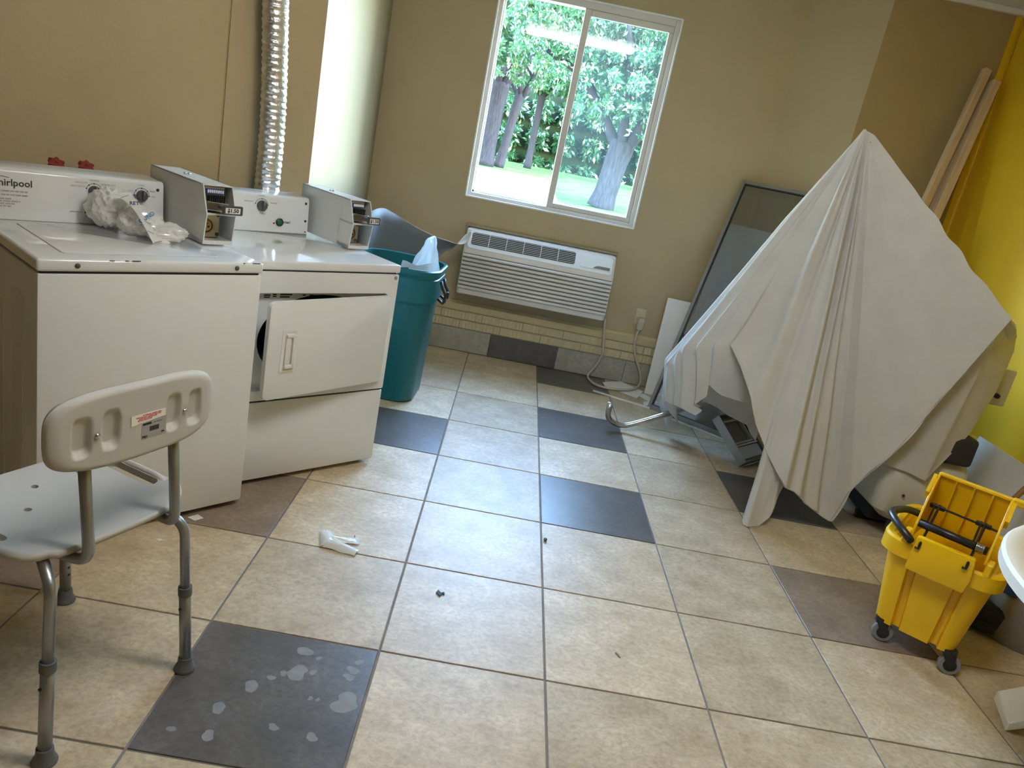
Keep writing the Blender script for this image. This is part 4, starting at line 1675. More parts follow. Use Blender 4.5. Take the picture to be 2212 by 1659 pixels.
box(bm, -.05, .15, .085, .11, .0, .055, .004, 1)
obj('squeegee', bm, 'black', fs)
bm = bm_new()
lathe(bm, [(.040, 0), (.052, .005), (.052, .02), (.040, .025)], 22, Matrix.Translation((.03, -.10, .052)) @ Matrix.Rotation(R(90), 4, 'Y'))
obj('caster_wheel', bm, 'rubber', fs, True, 40)
bm = bm_new()
lathe(bm, [(.06, 0), (.065, .01), (.065, .03), (.05, .034)], 22, Matrix.Translation((-.02, .16, .002)))
obj('brush', bm, 'offwhite_pl', fs, True, 40)
bm = bm_new()
box(bm, .12, .20, -.155, -.13, .22, .45, .01, 2)
obj('front_pod', bm, 'scrub', fs, True)
screw(fs, -.02, -.199, .27, .007)
bm = bm_new()
tube(bm, [(.20, -.10, .3), (.235, -.06, .75)], .02, 10)
tube(bm, [(.10, .15, .45), (-.3, .20, 1.0), (-.52, .225, 1.80)], .014, 8)
obj('handle_post', bm, 'alu_frame', fs, True)
bm = bm_new()
box(bm, .10, .24, -.20, -.06, .46, .60, .02, 2)
obj('battery_box', bm, 'black_rough', fs)
# grey control box hanging at the right end of the sheet
cb = bm_new()
box(cb, .26, .37, -.06, .09, .75, .93, .008, 2, Matrix.Rotation(R(0), 4, 'Z'))
o = obj('control_box', cb, 'offwhite_pl', fs, True, 40)
bm = bm_new()
box(bm, .257, .2605, -.005, .02, .80, .845)
obj('box_switch', bm, 'alu_frame', o)
bm = bm_new()
lathe(bm, [(.012, 0), (.012, .02), (.008, .024)], 10, Matrix.Translation((.31, -.06, .80)) @ Matrix.Rotation(R(90), 4, 'X'))
tube(bm, smooth_path([(.28, .0, .75), (.26, .0, .72), (.235, .01, .735), (.23, .0, .70)], 5), .010, 8)
obj('cable_gland', bm, 'black', o, True)
bm = bm_new()
tube(bm, [(.235, -.06, .70), (.30, -.02, .78)], .012, 8)
obj('bracket', bm, 'black_rough', fs, True)

# ------------------------------------------------------------------ yellow mop bucket
mb = thing('mop_bucket', 'yellow mop bucket with wringer, standing on casters before the draped sheet', 'mop bucket', (1.3698, 0.4728, 0), R(-37.54))


def blerp(o0, o1, t):
    return [(a[0] + (b[0] - a[0]) * t, a[1] + (b[1] - a[1]) * t) for a, b in zip(o0, o1)]


def fluted(x0, x1, y0, y1, g1, g2, gd, r):
    """outline with two upright flutes in the front side (low y) and back"""
    n = 4
    pts = [(x0 + r, y0)]
    for gx in (g1, g2):
        pts += [(gx - .016, y0), (gx - .010, y0 + gd), (gx + .010, y0 + gd), (gx + .016, y0)]
    pts += [(x1 - r, y0)]
    for k in range(1, n + 1):
        a = R(-90 + 90 * k / n)
        pts.append((x1 - r + r * math.cos(a), y0 + r + r * math.sin(a)))
    pts += [(x1, y1 - r)]
    for k in range(1, n + 1):
        a = R(90 * k / n)
        pts.append((x1 - r + r * math.cos(a), y1 - r + r * math.sin(a)))
    pts += [(x0 + r, y1)]
    for k in range(1, n + 1):
        a = R(90 + 90 * k / n)
        pts.append((x0 + r + r * math.cos(a), y1 - r + r * math.sin(a)))
    pts += [(x0, y0 + r)]
    for k in range(1, n):
        a = R(180 + 90 * k / n)
        pts.append((x0 + r + r * math.cos(a), y0 + r + r * math.sin(a)))
    return pts


bot_o = fluted(-.165, .107, -.005, .345, -.088, .040, .022, .045)
top_o = fluted(-.208, .146, -.045, .40, -.108, .052, .022, .06)
inn_o = fluted(-.196, .134, -.033, .388, -.108, .052, .022, .06)
ib_o = fluted(-.150, .095, .01, .330, -.088, .040, .018, .045)
bm = bm_new()
loft(bm, [[(x, y, .085 + (.018 if -.085 < x < .04 and y < .05 else 0) * 0) for x, y in bot_o], [(x, y, .092) for x, y in bot_o], [(x, y, .40) for x, y in top_o], [(x, y, .40) for x, y in inn_o], [(x, y, .11) for x, y in ib_o]])
obj('bucket_body', bm, 'yellow', mb, True, 30)
# rolled lip, with a pouring spout at the left
bm = bm_new()
lip_o = rrect(-.232, .168, -.062, .425, .085, 8)
lip_i = rrect(-.205, .141, -.035, .398, .070, 8)
loft(bm, [[(x, y, .372) for x, y in lip_o], [(x, y, .425) for x, y in lip_o], [(x, y, .432) for x, y in blerp(lip_o, lip_i, .3)], [(x, y, .428) for x, y in lip_i], [(x, y, .395) for x, y in lip_i], [(x, y, .372) for x, y in lip_o]], False, False)
obj('lip', bm, 'yellow', mb, True, 35)
bm = bm_new()
prism(bm, [(-.125, .345), (.064, .345), (.072, .40), (.062, .475), (-.12, .475)], 1, -.080, -.052, .006, 2)
obj('front_plate', bm, 'yellow', mb, True, 40)
# wringer basket
wr = None
bm = bm_new()
A0 = Vector((0, .03, .40))
back = [(.175, .42), (.168, .50), (.152, .60), (.135, .655)]
frontp = [(-.035, .455), (-.03, .50), (.015, .58), (.085, .648)]
for x0, x1 in ((-.146, -.138), (.086, .094)):
    poly = back + frontp[::-1]
    prism(bm, poly, 0, x0, x1, .0015, 1)
bk = back
A = [(x, y, z) for y, z in back for x in (-.14, .088)]
V0 = []
rows = [[(-.14 + .228 * i / 6, y, z) for i in range(7)] for y, z in back]
rows2 = [[(-.14 + .228 * i / 6, y + .008, z) for i in range(7)] for y, z in back]
grid(bm, rows)
grid(bm, rows2)
box(bm, -.146, .094, .128, .150, .648, .660, .003, 1)
wr = obj('wringer', bm, 'yellow', mb, True, 30)
for x in (-.085, -.026, .033):
    bm = bm_new()
    prism(bm, [(.170, .44), (.163, .50), (.147, .60), (.132, .648), (.120, .648), (.135, .59), (.148, .50), (.154, .44)], 0, x - .0025, x + .0025)
    obj('rib', bm, 'yellow', wr)
bm = bm_new()
box(bm, .090, .130, .122, .150, .640, .664, .004, 1)
obj('lever_stub', bm, 'yellow', wr)
bm = bm_new()
for s, x in ((-1, -.146), (1, .094)):
    prism(bm, [(.03, .605), (.10, .658), (.112, .645), (.05, .575)], 0, x - (.012 if s < 0 else 0), x + (.012 if s > 0 else 0))
    box(bm, x - (.022 if s < 0 else .0), x + (.022 if s > 0 else .0), -.06, .0, .425, .47, .004, 1)
pieces('wringer_bracket', bm, 'yellow', wr)
bm = bm_new()
tube(bm, [(-.136, -.015, .502), (.082, -.015, .497)], .0145, 14)
obj('press_bar', bm, 'black', wr, True)
bm = bm_new()
tube(bm, [(-.13, .10, .545), (.085, .10, .54)], .004, 8)
for x in (-.105, .045):
    tube(bm, [(x, .105, .55), (x, .02, .50), (x, -.085, .455), (x, -.087, .436), (x - .012, -.087, .436)], .0045, 8)
    tube(bm, [(x - .014, .105, .55), (x - .012, .02, .50)], .0035, 8)
    box(bm, x - .03, x + .02, .095, .11, .535, .55, .002, 1)
pieces('linkage', bm, 'black', wr)
bm = bm_new()
pts = []
for k in range(64):
    a = 2 * PI * k / 9
    pts.append((.046 + .026 * k / 64, -.015 + .018 * math.cos(a), .4975 + .018 * math.sin(a)))
tube(bm, pts, .0016, 5)
obj('spring', bm, 'chrome', wr, True)
bm = bm_new()
pts = round_corners([(-.10, .20, .455), (-.20, .17, .475), (-.243, .06, .478), (-.215, .0, .474), (-.135, -.085, .452)], .04, 6)
tube(bm, pts, .0135, 12)
obj('bucket_handle', bm, 'black', mb, True)
bm = bm_new()
tube(bm, [(-.1355, -.0845, .4521), (-.1345, -.0857, .4518)], .0105, 12)
obj('handle_bore', bm, 'dark_gap', mb)


def caster(x, y, rz):
    mt = Matrix.Translation((x, y, 0)) @ Matrix.Rotation(rz, 4, 'Z')
    b_ = bm_new()
    lathe(b_, [(.026, .078), (.026, .096)], 14)
    box(b_, -.022, .024, -.020, .020, .072, .082, .003, 1)
    for s_ in (-1, 1):
        prism(b_, [(-.018, .076), (.022, .076), (.026, .040), (.014, .028), (.004, .034)], 1, s_ * .0175 - .002, s_ * .0175 + .002)
    bmesh.ops.transform(b_, matrix=mt, verts=list(b_.verts))
    o = obj('caster', b_, 'black', mb)
    b_ = bm_new()
    lathe(b_, [(.020, -.012), (.034, -.012), (.0375, -.008), (.0375, .008), (.034, .012), (.020, .012), (.018, .007), (.006, .007)], 24, mt @ Matrix.Translation((.014, 0, .0375)) @ Matrix.Rotation(R(90), 4, 'X'))
    obj('wheel', b_, 'tyre', o, True, 35)
    b_ = bm_new()
    lathe(b_, [(.022, -.0135), (.022, .0135)], 18, mt @ Matrix.Translation((.014, 0, .0375)) @ Matrix.Rotation(R(90), 4, 'X'))
    obj('hub', b_, 'black', o, True, 35)


caster(-.135, .020, R(20))
caster(.095, .020, R(20))
caster(-.120, .31, R(40))
caster(.07, .31, R(40))

# ------------------------------------------------------------------ things at the right edge
pt = thing('plastic_table', 'white round plastic table standing in front of the yellow mop bucket', 'table', (1.638, -.368, 0), 0)
bm = bm_new()
lathe(bm, [(.55, .672), (.600, .672), (.618, .682), (.62, .712), (.612, .720), (.585, .721), (.575, .715), (.550, .715), (.542, .710), (.50, .710)], 72)
obj('tabletop', bm, 'white_pl', pt, True, 40)
bm = bm_new()
lathe(bm, [(.50, .706), (.50, .7115), (.05, .7115)], 48)
obj('top_inset', bm, 'tray', pt, True, 40)
for a in (0, 120, 240):
    bm = bm_new()
    rg = []
    for P0_, P1_, th in (((-.054, .686, .0), (-.116, .518, .0), .050), ((.10, .60, .14), (.045, .45, .13), .05), ((.20, .48, .36), (.15, .36, .35), .05), ((.235, .40, .64), (.19, .30, .64), .05)):
        A_, B_ = Vector(P0_), Vector(P1_)
        up = Vector((-.3, .1, .9)).normalized() * th
        if P0_[2] == 0:
            rg.append([A_, B_, B_ + Vector((.0, 0, .035)), A_ + Vector((.0, 0, .035))])
        else:
            rg.append([A_, B_, B_ + up, A_ + up])
    loft(bm, rg)
    bmesh.ops.bevel(bm, geom=list(bm.edges), offset=.004, segments=1, affect='EDGES')
    bmesh.ops.transform(bm, matrix=Matrix.Rotation(R(a), 4, 'Z'), verts=list(bm.verts))
    obj('leg', bm, 'white_pl', pt)

bb = thing('vacuum_cleaner', 'black and grey floor machine on the tiles behind the yellow bucket', 'vacuum cleaner', (1.91, .82, 0), R(-35))
bm = bm_new()
box(bm, -.16, .20, -.14, .02, .03, .13, .02, 2)
box(bm, -.20, -.02, -.15, -.09, .015, .06, .01, 2)
obj('chassis', bm, 'black_rough', bb, True, 40)
bm = bm_new()
lathe(bm, [(.15, .0), (.16, .03), (.155, .12), (.13, .22), (.08, .27), (.02, .28)], 24, Matrix.Translation((.06, .0, .0)))
obj('tank', bm, 'alu', bb, True, 40)
bm = bm_new()
box(bm, -.08, .0, -.14, -.08, .20, .27, .01, 2)
obj('blue_cap', bm, 'blue', bb)

leaning_board('white_board', 'wide white panel leaning along the foot of the yellow wall', 2.155, 1.905, 1.25, .515, .22, 'board_white', .012, R(-90), 'board', None)
tk = thing('plastic_tank', 'beige rounded plastic tank standing between bucket and yellow wall', 'tank', (2.02, 1.66, 0), R(20))
bm = bm_new()
rg = []
for z, w_, d2, r_ in ((0, .075, .075, .04), (.05, .09, .085, .05), (.28, .085, .08, .05), (.38, .06, .055, .04), (.42, .035, .03, .02)):
    rg.append([(x, y, z) for x, y in rrect(-w_, w_, -d2, d2, r_, 5)])
loft(bm, rg)
obj('tank_body', bm, 'offwhite_pl', tk, True, 50)
bm = bm_new()
lathe(bm, [(.028, .418), (.03, .425), (.03, .448), (.02, .452)], 18)
obj('cap', bm, 'tray', tk, True, 40)
bm = bm_new()
tube(bm, [(2.365, 1.407, .693), (1.565, .911, .017)], .0125, 10)
o = obj('mop_pole', bm, 'broom', None, True)
tag(o, 'brown wooden pole slanting up to the yellow wall behind the bucket wringer', 'pole')

# lumber leaning on the brown wall
def lumber(p_top, p_bot, w, d, label, rz=0):
    a = Vector(p_bot)
    b = Vector(p_top)
    ax = (b - a)
    L_ = ax.length
    bm_ = bm_new()
    box(bm_, -w / 2, w / 2, -d / 2, d / 2, 0, L_, .002, 1)
    z = ax.normalized()
    y = Vector((0, 1, 0))
    y = (y - z * y.dot(z)).normalized()
    x = y.cross(z)
    mt = Matrix(((x.x, y.x, z.x, a.x), (x.y, y.y, z.y, a.y), (x.z, y.z, z.z, a.z), (0, 0, 0, 1))) @ Matrix.Rotation(rz, 4, 'Z')
    o_ = obj('lumber', bm_, 'pine')
    o_.matrix_world = mt
    tag(o_, label, 'lumber', 'lumber leaning on the brown wall')
    return o_


lumber((2.252, 3.075, 2.43), (1.795, 2.70, .025), .044, .040, 'leftmost and tallest pine stud leaning on the brown wall', R(8))
lumber((2.312, 3.072, 2.37), (1.90, 2.68, .025), .050, .085, 'middle pine stud, turned on edge, in the leaning group')
lumber((2.275, 3.105, 2.05), (1.95, 2.78, .025), .045, .030, 'rightmost short pine strip with nail marks in the leaning group')

# ------------------------------------------------------------------ shower chair
ch = thing('shower_chair', 'pale grey plastic shower chair with metal legs facing the washing machine', 'chair', (-1.06496, -0.39197, 0), R(66.386))
SZ = .500
# seat: moulded top with raised rear lip, grip slots at both sides, drain holes
hw, y0, y1 = .232, .045, .405


def seat_z(x, y):
    u = x / hw
    v = (y - y0) / (y1 - y0)
    z = SZ + .006 * (abs(u) ** 4) - .012 * (1 - u * u) * (math.sin(min(1, max(0, v)) * PI)) * 1.0
    z += -.006 * math.exp(-((v) / .08) ** 2) + .004 * math.exp(-((v - .14) / .07) ** 2) * abs(u)
    return z


N1, N2 = 64, 52
holes = [(-.072, .237), (.072, .237), (.0, .318), (-.115, .315), (.115, .315)]
slots = [(.192, .225, .016, .085), (-.192, .225, .016, .085)]


def in_void(x, y):
    for hx, hy in holes:
        if (x - hx) ** 2 + (y - hy) ** 2 < .0085 ** 2:
            return True
    for sx_, sy_, a_, b_ in slots:
        if abs((x - sx_) / a_) ** 4 + abs((y - sy_) / b_) ** 4 < 1:
            return True
    return False


def in_seat(x, y):
    r_ = .075
    ax = abs(x)
    bow = .022 * (1 - (x / hw) ** 2)
    yy0 = y0 - bow
    cx = hw - r_
    if ax > hw or y < yy0 or y > y1:
        return False
    if ax > cx and y < y0 + r_ and (ax - cx) ** 2 + (y - y0 - r_) ** 2 > r_ * r_:
        return False
    if ax > cx and y > y1 - r_ and (ax - cx) ** 2 + (y - y1 + r_) ** 2 > r_ * r_:
        return False
    return True


# outline-conforming polar grid for clean edges
bm = bm_new()
out_ = []
NO = 96
cy = (y0 + y1) / 2
for k in range(NO):
    a = 2 * PI * k / NO
    lo, hi = 0, .6
    for _ in range(26):
        md_ = (lo + hi) / 2
        if in_seat(md_ * math.cos(a), cy + md_ * math.sin(a)):
            lo = md_
        else:
            hi = md_
    out_.append((lo, a))
rg = []
for f, dz in ((.0001, -.016), (.5, -.016), (.94, -.018), (.985, -.014), (1.0, -.007), (.995, -.001), (.975, .003), (.94, .002), (.8, 0), (.6, 0), (.4, 0), (.2, 0), (.0001, 0)):
    ring = []
    for lo, a in out_:
        x, y = f * lo * math.cos(a), cy + f * lo * math.sin(a)
        ring.append((x, y, seat_z(x, y) + dz))
    rg.append(ring)
loft(bm, rg, True, True)
seat = obj('seat', bm, 'chair', ch, True, 50)
# cut the drain holes and grip slots
cut = bm_new()
for hx, hy in holes:
    lathe(cut, [(.0085, SZ - .08), (.0085, SZ + .06)], 14, Matrix.Translation((hx, hy, 0)))
for sx_, sy_, a_, b_ in slots:
    prism(cut, rrect(sx_ - a_, sx_ + a_, sy_ - b_, sy_ + b_, .0155, 5), 2, SZ - .08, SZ + .06)
cuto = obj('tmp_cutter', cut, 'chair')
cuto.parent = ch
mo = seat.modifiers.new('cut', 'BOOLEAN')
mo.operation = 'DIFFERENCE'
mo.solver = 'EXACT'
mo.object = cuto
dg = bpy.context.evaluated_depsgraph_get()
nm_ = bpy.data.meshes.new_from_object(seat.evaluated_get(dg))
seat.modifiers.clear()
seat.data = nm_
bpy.data.objects.remove(cuto)
for p_ in seat.data.polygons:
    p_.use_smooth = True
seat.data.set_sharp_from_angle(angle=R(50))
for s in (1, -1):
    bm = bm_new()
    tube(bm, round_corners([(s * .212, .120, SZ - .006), (s * .219, .16, SZ + .003), (s * .219, .29, SZ + .003), (s * .212, .33, SZ - .006)], .04), .0095, 10)
    obj('grip', bm, 'chair', ch, True)
# backrest with four finger recesses on its rear face
BZ, BC = .772, .012
bw2, bh2 = .212, .088


def br_outline(k, N, f=1.0):
    a = 2 * PI * k / N
    ca, sa = math.cos(a), math.sin(a)
    e = 2 / 3.6
    return (bw2 * f * math.copysign(abs(ca) ** e, ca), bh2 * f * math.copysign(abs(sa) ** e, sa))


rec = [(-.143, -.004), (-.079, .0), (.079, .0), (.143, -.004)]


def rec_d(x, z):
    d = 0
    for rx, rz_ in rec:
        u = abs(x - rx) / .0215
        v = abs(z - rz_) / .046
        q_ = (u ** 4 + v ** 4) ** .25
        if q_ < 1:
            t = 1 - q_
            d = max(d, .015 * min(1, t * 3.2) * (.55 + .45 * (1 - (z - rz_ + .046) / .092)))
    return d


bm = bm_new()
curve = lambda x: .012 * (x / bw2) ** 2
NX, NZ = 120, 56
# rear face as a mapped disc
rows = []
for iz in range(NZ + 1):
    v = -1 + 2 * iz / NZ
    row = []
    for ix in range(NX + 1):
        u = -1 + 2 * ix / NX
        # square-to-superellipse mapping
        mx_ = max(abs(u), abs(v)) or 1e-9
        n_ = (abs(u) ** 3.6 + abs(v) ** 3.6) ** (1 / 3.6) or 1e-9
        f = mx_ / n_
        x, z = u * f * bw2, v * f * bh2
        edge = max(0, mx_ - .86) / .14
        y = -.015 + .015 * (1 - math.sqrt(max(0, 1 - edge ** 2))) + curve(x) + rec_d(x, z)
        row.append((BC + x, y, BZ + z))
    rows.append(row)
V1 = grid(bm, rows)
rows = []
for iz in range(0, NZ + 1, 2):
    v = -1 + 2 * iz / NZ
    row = []
    for ix in range(0, NX + 1, 2):
        u = -1 + 2 * ix / NX
        mx_ = max(abs(u), abs(v)) or 1e-9
        n_ = (abs(u) ** 3.6 + abs(v) ** 3.6) ** (1 / 3.6) or 1e-9
        f = mx_ / n_
        x, z = u * f * bw2, v * f * bh2
        edge = max(0, mx_ - .86) / .14
        y = .018 - .018 * (1 - math.sqrt(max(0, 1 - edge ** 2))) + curve(x)
        row.append((BC + x, y, BZ + z))
    rows.append(row)
grid(bm, rows)
bkr = obj('backrest', bm, 'chair', ch, True)
for x in (-.111, .111):
    bm = bm_new()
    lathe(bm, [(.0065, 0), (.0065, .002), (.003, .005)], 12, Matrix.Translation((BC + x, -.015 + curve(x), BZ - .006)) @ Matrix.Rotation(R(90), 4, 'X'))
    pieces('bolt', bm, 'chrome', bkr, True)
bm = bm_new()
prism(bm, [(-.022, .766), (.066, .772), (.066, .789), (-.022, .789)], 1, -.0157, -.0150)
lb = obj('warning_sticker', bm, 'paper', bkr)
for k, (s, x, z) in enumerate((('TO REDUCE INJURY RISK', .030, .7855), ('PERIODICALLY CHECK THE LEGS', .022, .7820), ('AND SEAT ARE SECURE', .020, .7785), ('BEFORE EACH USE', .012, .7750))):
    text('red_print', s, .0044, 'ink_red', lb, (x, -.0159, z), (R(90), 0, 0))
bm = bm_new()
prism(bm, [(.005, .728), (.070, .728), (.070, .771), (.005, .766)], 1, -.0154, -.0149)
lb2 = obj('barcode_label', bm, 'label_grey', bkr)
bm = bm_new()
x = .026
while x < .050:
    w_ = random.choice((.0006, .0012, .0018))
    box(bm, x, x + w_, -.0158, -.0154, .744, .755)
    x += w_ + random.choice((.0006, .001))
box(bm, .008, .030, -.0158, -.0154, .7605, .7655)
for q_ in (.036, .044, .052):
    box(bm, q_, q_ + .006, -.0158, -.0154, .7625, .7635)
stuff(obj('barcode', bm, 'ink', lb2))
text('red_print', '7921', .0075, 'ink', lb2, (.014, -.0157, .733), (R(90), 0, 0), bold=.0002)
text('red_print', '350', .005, 'ink', lb2, (.061, -.0157, .735), (R(90), 0, 0), bold=.0002)
# uprights curve under the seat
for s in (-1, 1):
    bm = bm_new()
    x = BC + s * .114
    pts = round_corners([(x, .034, BZ + .05), (x, -.004, .470), (x + s * .01, .07, .462), (x + s * .03, .19, .470)], .055, 8)
    tube(bm, pts, .0125, 14)
    obj('back_upright', bm, 'alu', ch, True)
# legs with lower sleeves, collars, buttons and rubber feet
def leg(x, y, name='leg'):
    sx_ = math.copysign(1, x)
    sy_ = -1 if y < .2 else 1
    top_ = Vector((x * .78, y - sy_ * .08, .478))
    kn = Vector((x * .90, y - sy_ * .014, .435))
    low = Vector((x, y, 0.03))
    b_ = bm_new()
    tube(b_, round_corners([top_, kn, kn.lerp(low, .55)], .03, 6), .0125, 14)
    o = obj('leg', b_, 'alu', ch, True)
    b_ = bm_new()
    a0 = kn.lerp(low, .45)
    tube(b_, [a0, low], .0148, 14)
    o2 = obj('leg_sleeve', b_, 'alu', o, True)
    b_ = bm_new()
    d = (low - kn).normalized()
    tube(b_, [a0 - d * .006, a0 + d * .018], .0172, 14)
    obj('collar', b_, 'rubber', o, True, 40)
    b_ = bm_new()
    mt = Matrix.Translation((x, y, 0))
    lathe(b_, [(.026, 0), (.027, .004), (.025, .010), (.019, .022), (.0178, .040)], 20, mt)
    obj('rubber_foot', b_, 'rubber', o, True, 40)
    b_ = bm_new()
    bpos = a0 + d * .055
    tube(b_, [bpos, bpos + Vector((-.022 * sx_ * -1 if False else -.019, 0, 0))], .0035, 8)
    obj('push_button', b_, 'black', o, True)
    if y < .2:
        return
    b_ = bm_new()
    for q_ in range(4):
        hp = a0 + d * (.085 + .024 * q_)
        tube(b_, [hp, hp + Vector((0, -.0155, 0))], .0036, 8)
    stuff(obj('adjust_hole', b_, 'black', o))


leg(-.195, .0)
leg(.195, .0)
leg(.195, .465)
leg(-.195, .465)
bm = bm_new()
tube(bm, round_corners([(-.150, .08, .474), (0, .10, .474), (.150, .08, .474)], .03), .011, 10)
tube(bm, round_corners([(-.150, .385, .474), (0, .37, .474), (.150, .385, .474)], .03), .011, 10)
obj('seat_support', bm, 'alu', ch, True)

# ------------------------------------------------------------------ litter on the floor
nk = thing('crumpled_tissue', 'crumpled white tissue lying across a grout line mid floor', 'tissue', (-.74, .535, 0), R(10))
for i, (p0, p1, w0_, w1_, sd_) in enumerate((((-.065, .075), (-.045, -.02), .022, .030, 1), ((-.055, .0), (.055, -.05), .030, .022, 2), ((-.045, .02), (.06, .035), .012, .024, 3))):
    bm = bm_new()
    rs = np.random.default_rng(20 + i)
    rows = []
    P0, P1 = Vector((*p0, 0)), Vector((*p1, 0))
    dv = (P1 - P0).normalized()
    pv = Vector((-dv.y, dv.x, 0))
    for k in range(13):
        t = k / 12
        w_ = w0_ + (w1_ - w0_) * t
        row = []
        for j in range(9):
            s = -1 + j / 4
            z = .002 + .018 * (1 - s * s) * (.5 + .5 * math.sin(2.4 * t + i)) + .005 * abs(math.sin(7 * s + 5 * t + i))
            row.append(P0.lerp(P1, t) + pv * (w_ * s) + Vector((0, 0, z)))
        rows.append(row)
    grid(bm, rows)
    obj('tissue_fold', bm, 'tissue', nk, True)
bm = bm_new()
box(bm, .040, .043, .028, .046, .0205, .0212)
obj('purple_mark', bm, 'ink_navy', nk)


def scrap(name, label, cat, m, pts, z=.0006, th=.0008, curl=0):
    b_ = bm_new()
    prism(b_, pts, 2, 0, th)
    o = obj(name, b_, m)
    cx = sum(p_[0] for p_ in pts) / len(pts)
    cy_ = sum(p_[1] for p_ in pts) / len(pts)
    for v in o.data.vertices:
        v.co.x -= cx
        v.co.y -= cy_
    o.location = (cx, cy_, z)
    return tag(o, label, cat, 'paper scraps on the floor' if cat == 'paper' else None)


scrap('paper_scrap', 'small white square of paper at the foot of the washing machine', 'paper', 'paper', [(-1.300, .535), (-1.268, .520), (-1.248, .548), (-1.276, .566)])
scrap('paper_scrap', 'tiny white paper scrap on the beige tile right of the shower chair', 'paper', 'paper', [(-1.335, .362), (-1.318, .352), (-1.308, .366), (-1.322, .372)])
scrap('black_debris', 'small black fragment on the beige tile mid floor', 'debris', 'black_rough', [(-.372, .345), (-.356, .326), (-.350, .345), (-.342, .340), (-.344, .355), (-.356, .348), (-.366, .362)], .0006, .004)
scrap('dry_leaf', 'small dark dried leaf on a beige tile right of the middle grout line', 'leaf', 'broom', [(.235, .192), (.243, .176), (.250, .170), (.246, .184), (.238, .194)], .0006, .003)
bm = bm_new()
bmesh.ops.create_icosphere(bm, subdivisions=2, radius=.010)
for v in bm.verts:
    v.co.z *= .7
    v.co.x *= .8
    v.co += Vector((random.uniform(-.001, .001), random.uniform(-.001, .001), 0))
o = obj('pebble', bm, 'rubber', None, True)
o.location = (.016, .848, .0062)
tag(o, 'grey pebble beside the grout line below the charcoal tile', 'pebble')
# dried splashes on the near charcoal tile
M['splash'] = mat('dried_splash', (0.20, 0.20, 0.195), 0.55, var=0.12, scale=30)
spl = bm_new()
rs = np.random.default_rng(5)
for cx, cy_, r_ in ((-.70, -.155, .028), (-.705, -.062, .020), (-.555, -.105, .016), (-.545, -.066, .012), (-.56, -.135, .014), (-.548, -.235, .036), (-.80, -.235, .020), (-.76, -.19, .010), (-.735, -.165, .010), (-.66, -.14, .010), (-.85, -.33, .018), (-.70, -.36, .012), (-.64, -.24, .007), (-.84, -.42, .016), (-.93, -.42, .01), (-.60, -.37, .014), (-.66, -.08, .008), (-.62, -.24, .006)):
    n = 26
    ph = rs.uniform(0, 6.3, 3)
    vs = [spl.verts.new((cx + r_ * (1 + .22 * math.sin(2 * a + ph[0]) + .16 * math.sin(3 * a + ph[1]) + .08 * math.sin(5 * a + ph[2])) * math.cos(a), cy_ + r_ * (1 + .18 * math.sin(2 * a + ph[0]) + .10 * math.sin(3 * a + ph[2])) * math.sin(a), .0004)) for a in [2 * PI * k / n for k in range(n)]]
    spl.faces.new(vs)
o = obj('splash_stain', spl, 'splash', floor)
o['kind'] = 'stuff'

# ------------------------------------------------------------------ outside: lawn, path, trees
bm = bm_new()
box(bm, -90, 90, 3.9, 160, -.30, -.10)
o = obj('lawn', bm, 'lawn')
o['kind'] = 'structure'
bm = bm_new()
prism(bm, [(-14, 12), (3.0, 8), (3.6, 17), (.9, 24), (1.0, 42), (-4.0, 41), (-14, 38)], 2, -.099, -.085)
o = obj('trim_8', bm, 'path')
o['kind'] = 'structure'


def foliage(name, blobs, n, size, m, parent, seed):
    r_ = np.random.default_rng(seed)
    blobs = np.array(blobs, float)
    vol = blobs[:, 3] * blobs[:, 4] * blobs[:, 5]
    pick = r_.choice(len(blobs), n, p=vol / vol.sum())
    d = r_.normal(size=(n, 3))
    d /= np.linalg.norm(d, axis=1)[:, None]
    rad = r_.uniform(.35, 1.0, n) ** .5
    # leaves hang together in sprays
    ctr = blobs[pick, :3] + d * rad[:, None] * blobs[pick, 3:6]
    ctr = np.round(ctr / (size * 4.2)) * (size * 4.2) * .35 + ctr * .65
    ax = r_.normal(size=(n, 3)) * .7 + np.array([.2, -.3, -.55])
    ax /= np.linalg.norm(ax, axis=1)[:, None]
    up = r_.normal(size=(n, 3))
    sd_ = np.cross(ax, up)
    sd_ /= np.linalg.norm(sd_, axis=1)[:, None]
    s = size * r_.uniform(.6, 1.3, n)[:, None]
    v = np.empty((n, 4, 3))
    v[:, 0] = ctr
    v[:, 1] = ctr + ax * s * .5 + sd_ * s * .19
    v[:, 2] = ctr + ax * s
    v[:, 3] = ctr + ax * s * .5 - sd_ * s * .19
    me = bpy.data.meshes.new(name)
    me.vertices.add(n * 4)
    me.vertices.foreach_set('co', v.reshape(-1))
    me.loops.add(n * 4)
    me.loops.foreach_set('vertex_index', np.arange(n * 4, dtype=np.int32))
    me.polygons.add(n)
    me.polygons.foreach_set('loop_start', np.arange(0, n * 4, 4, dtype=np.int32))
    me.update(calc_edges=True)
    me.materials.append(M[m])
    o_ = bpy.data.objects.new(name, me)
    C.objects.link(o_)
    o_.parent = parent
    o_['kind'] = 'stuff'
    return o_


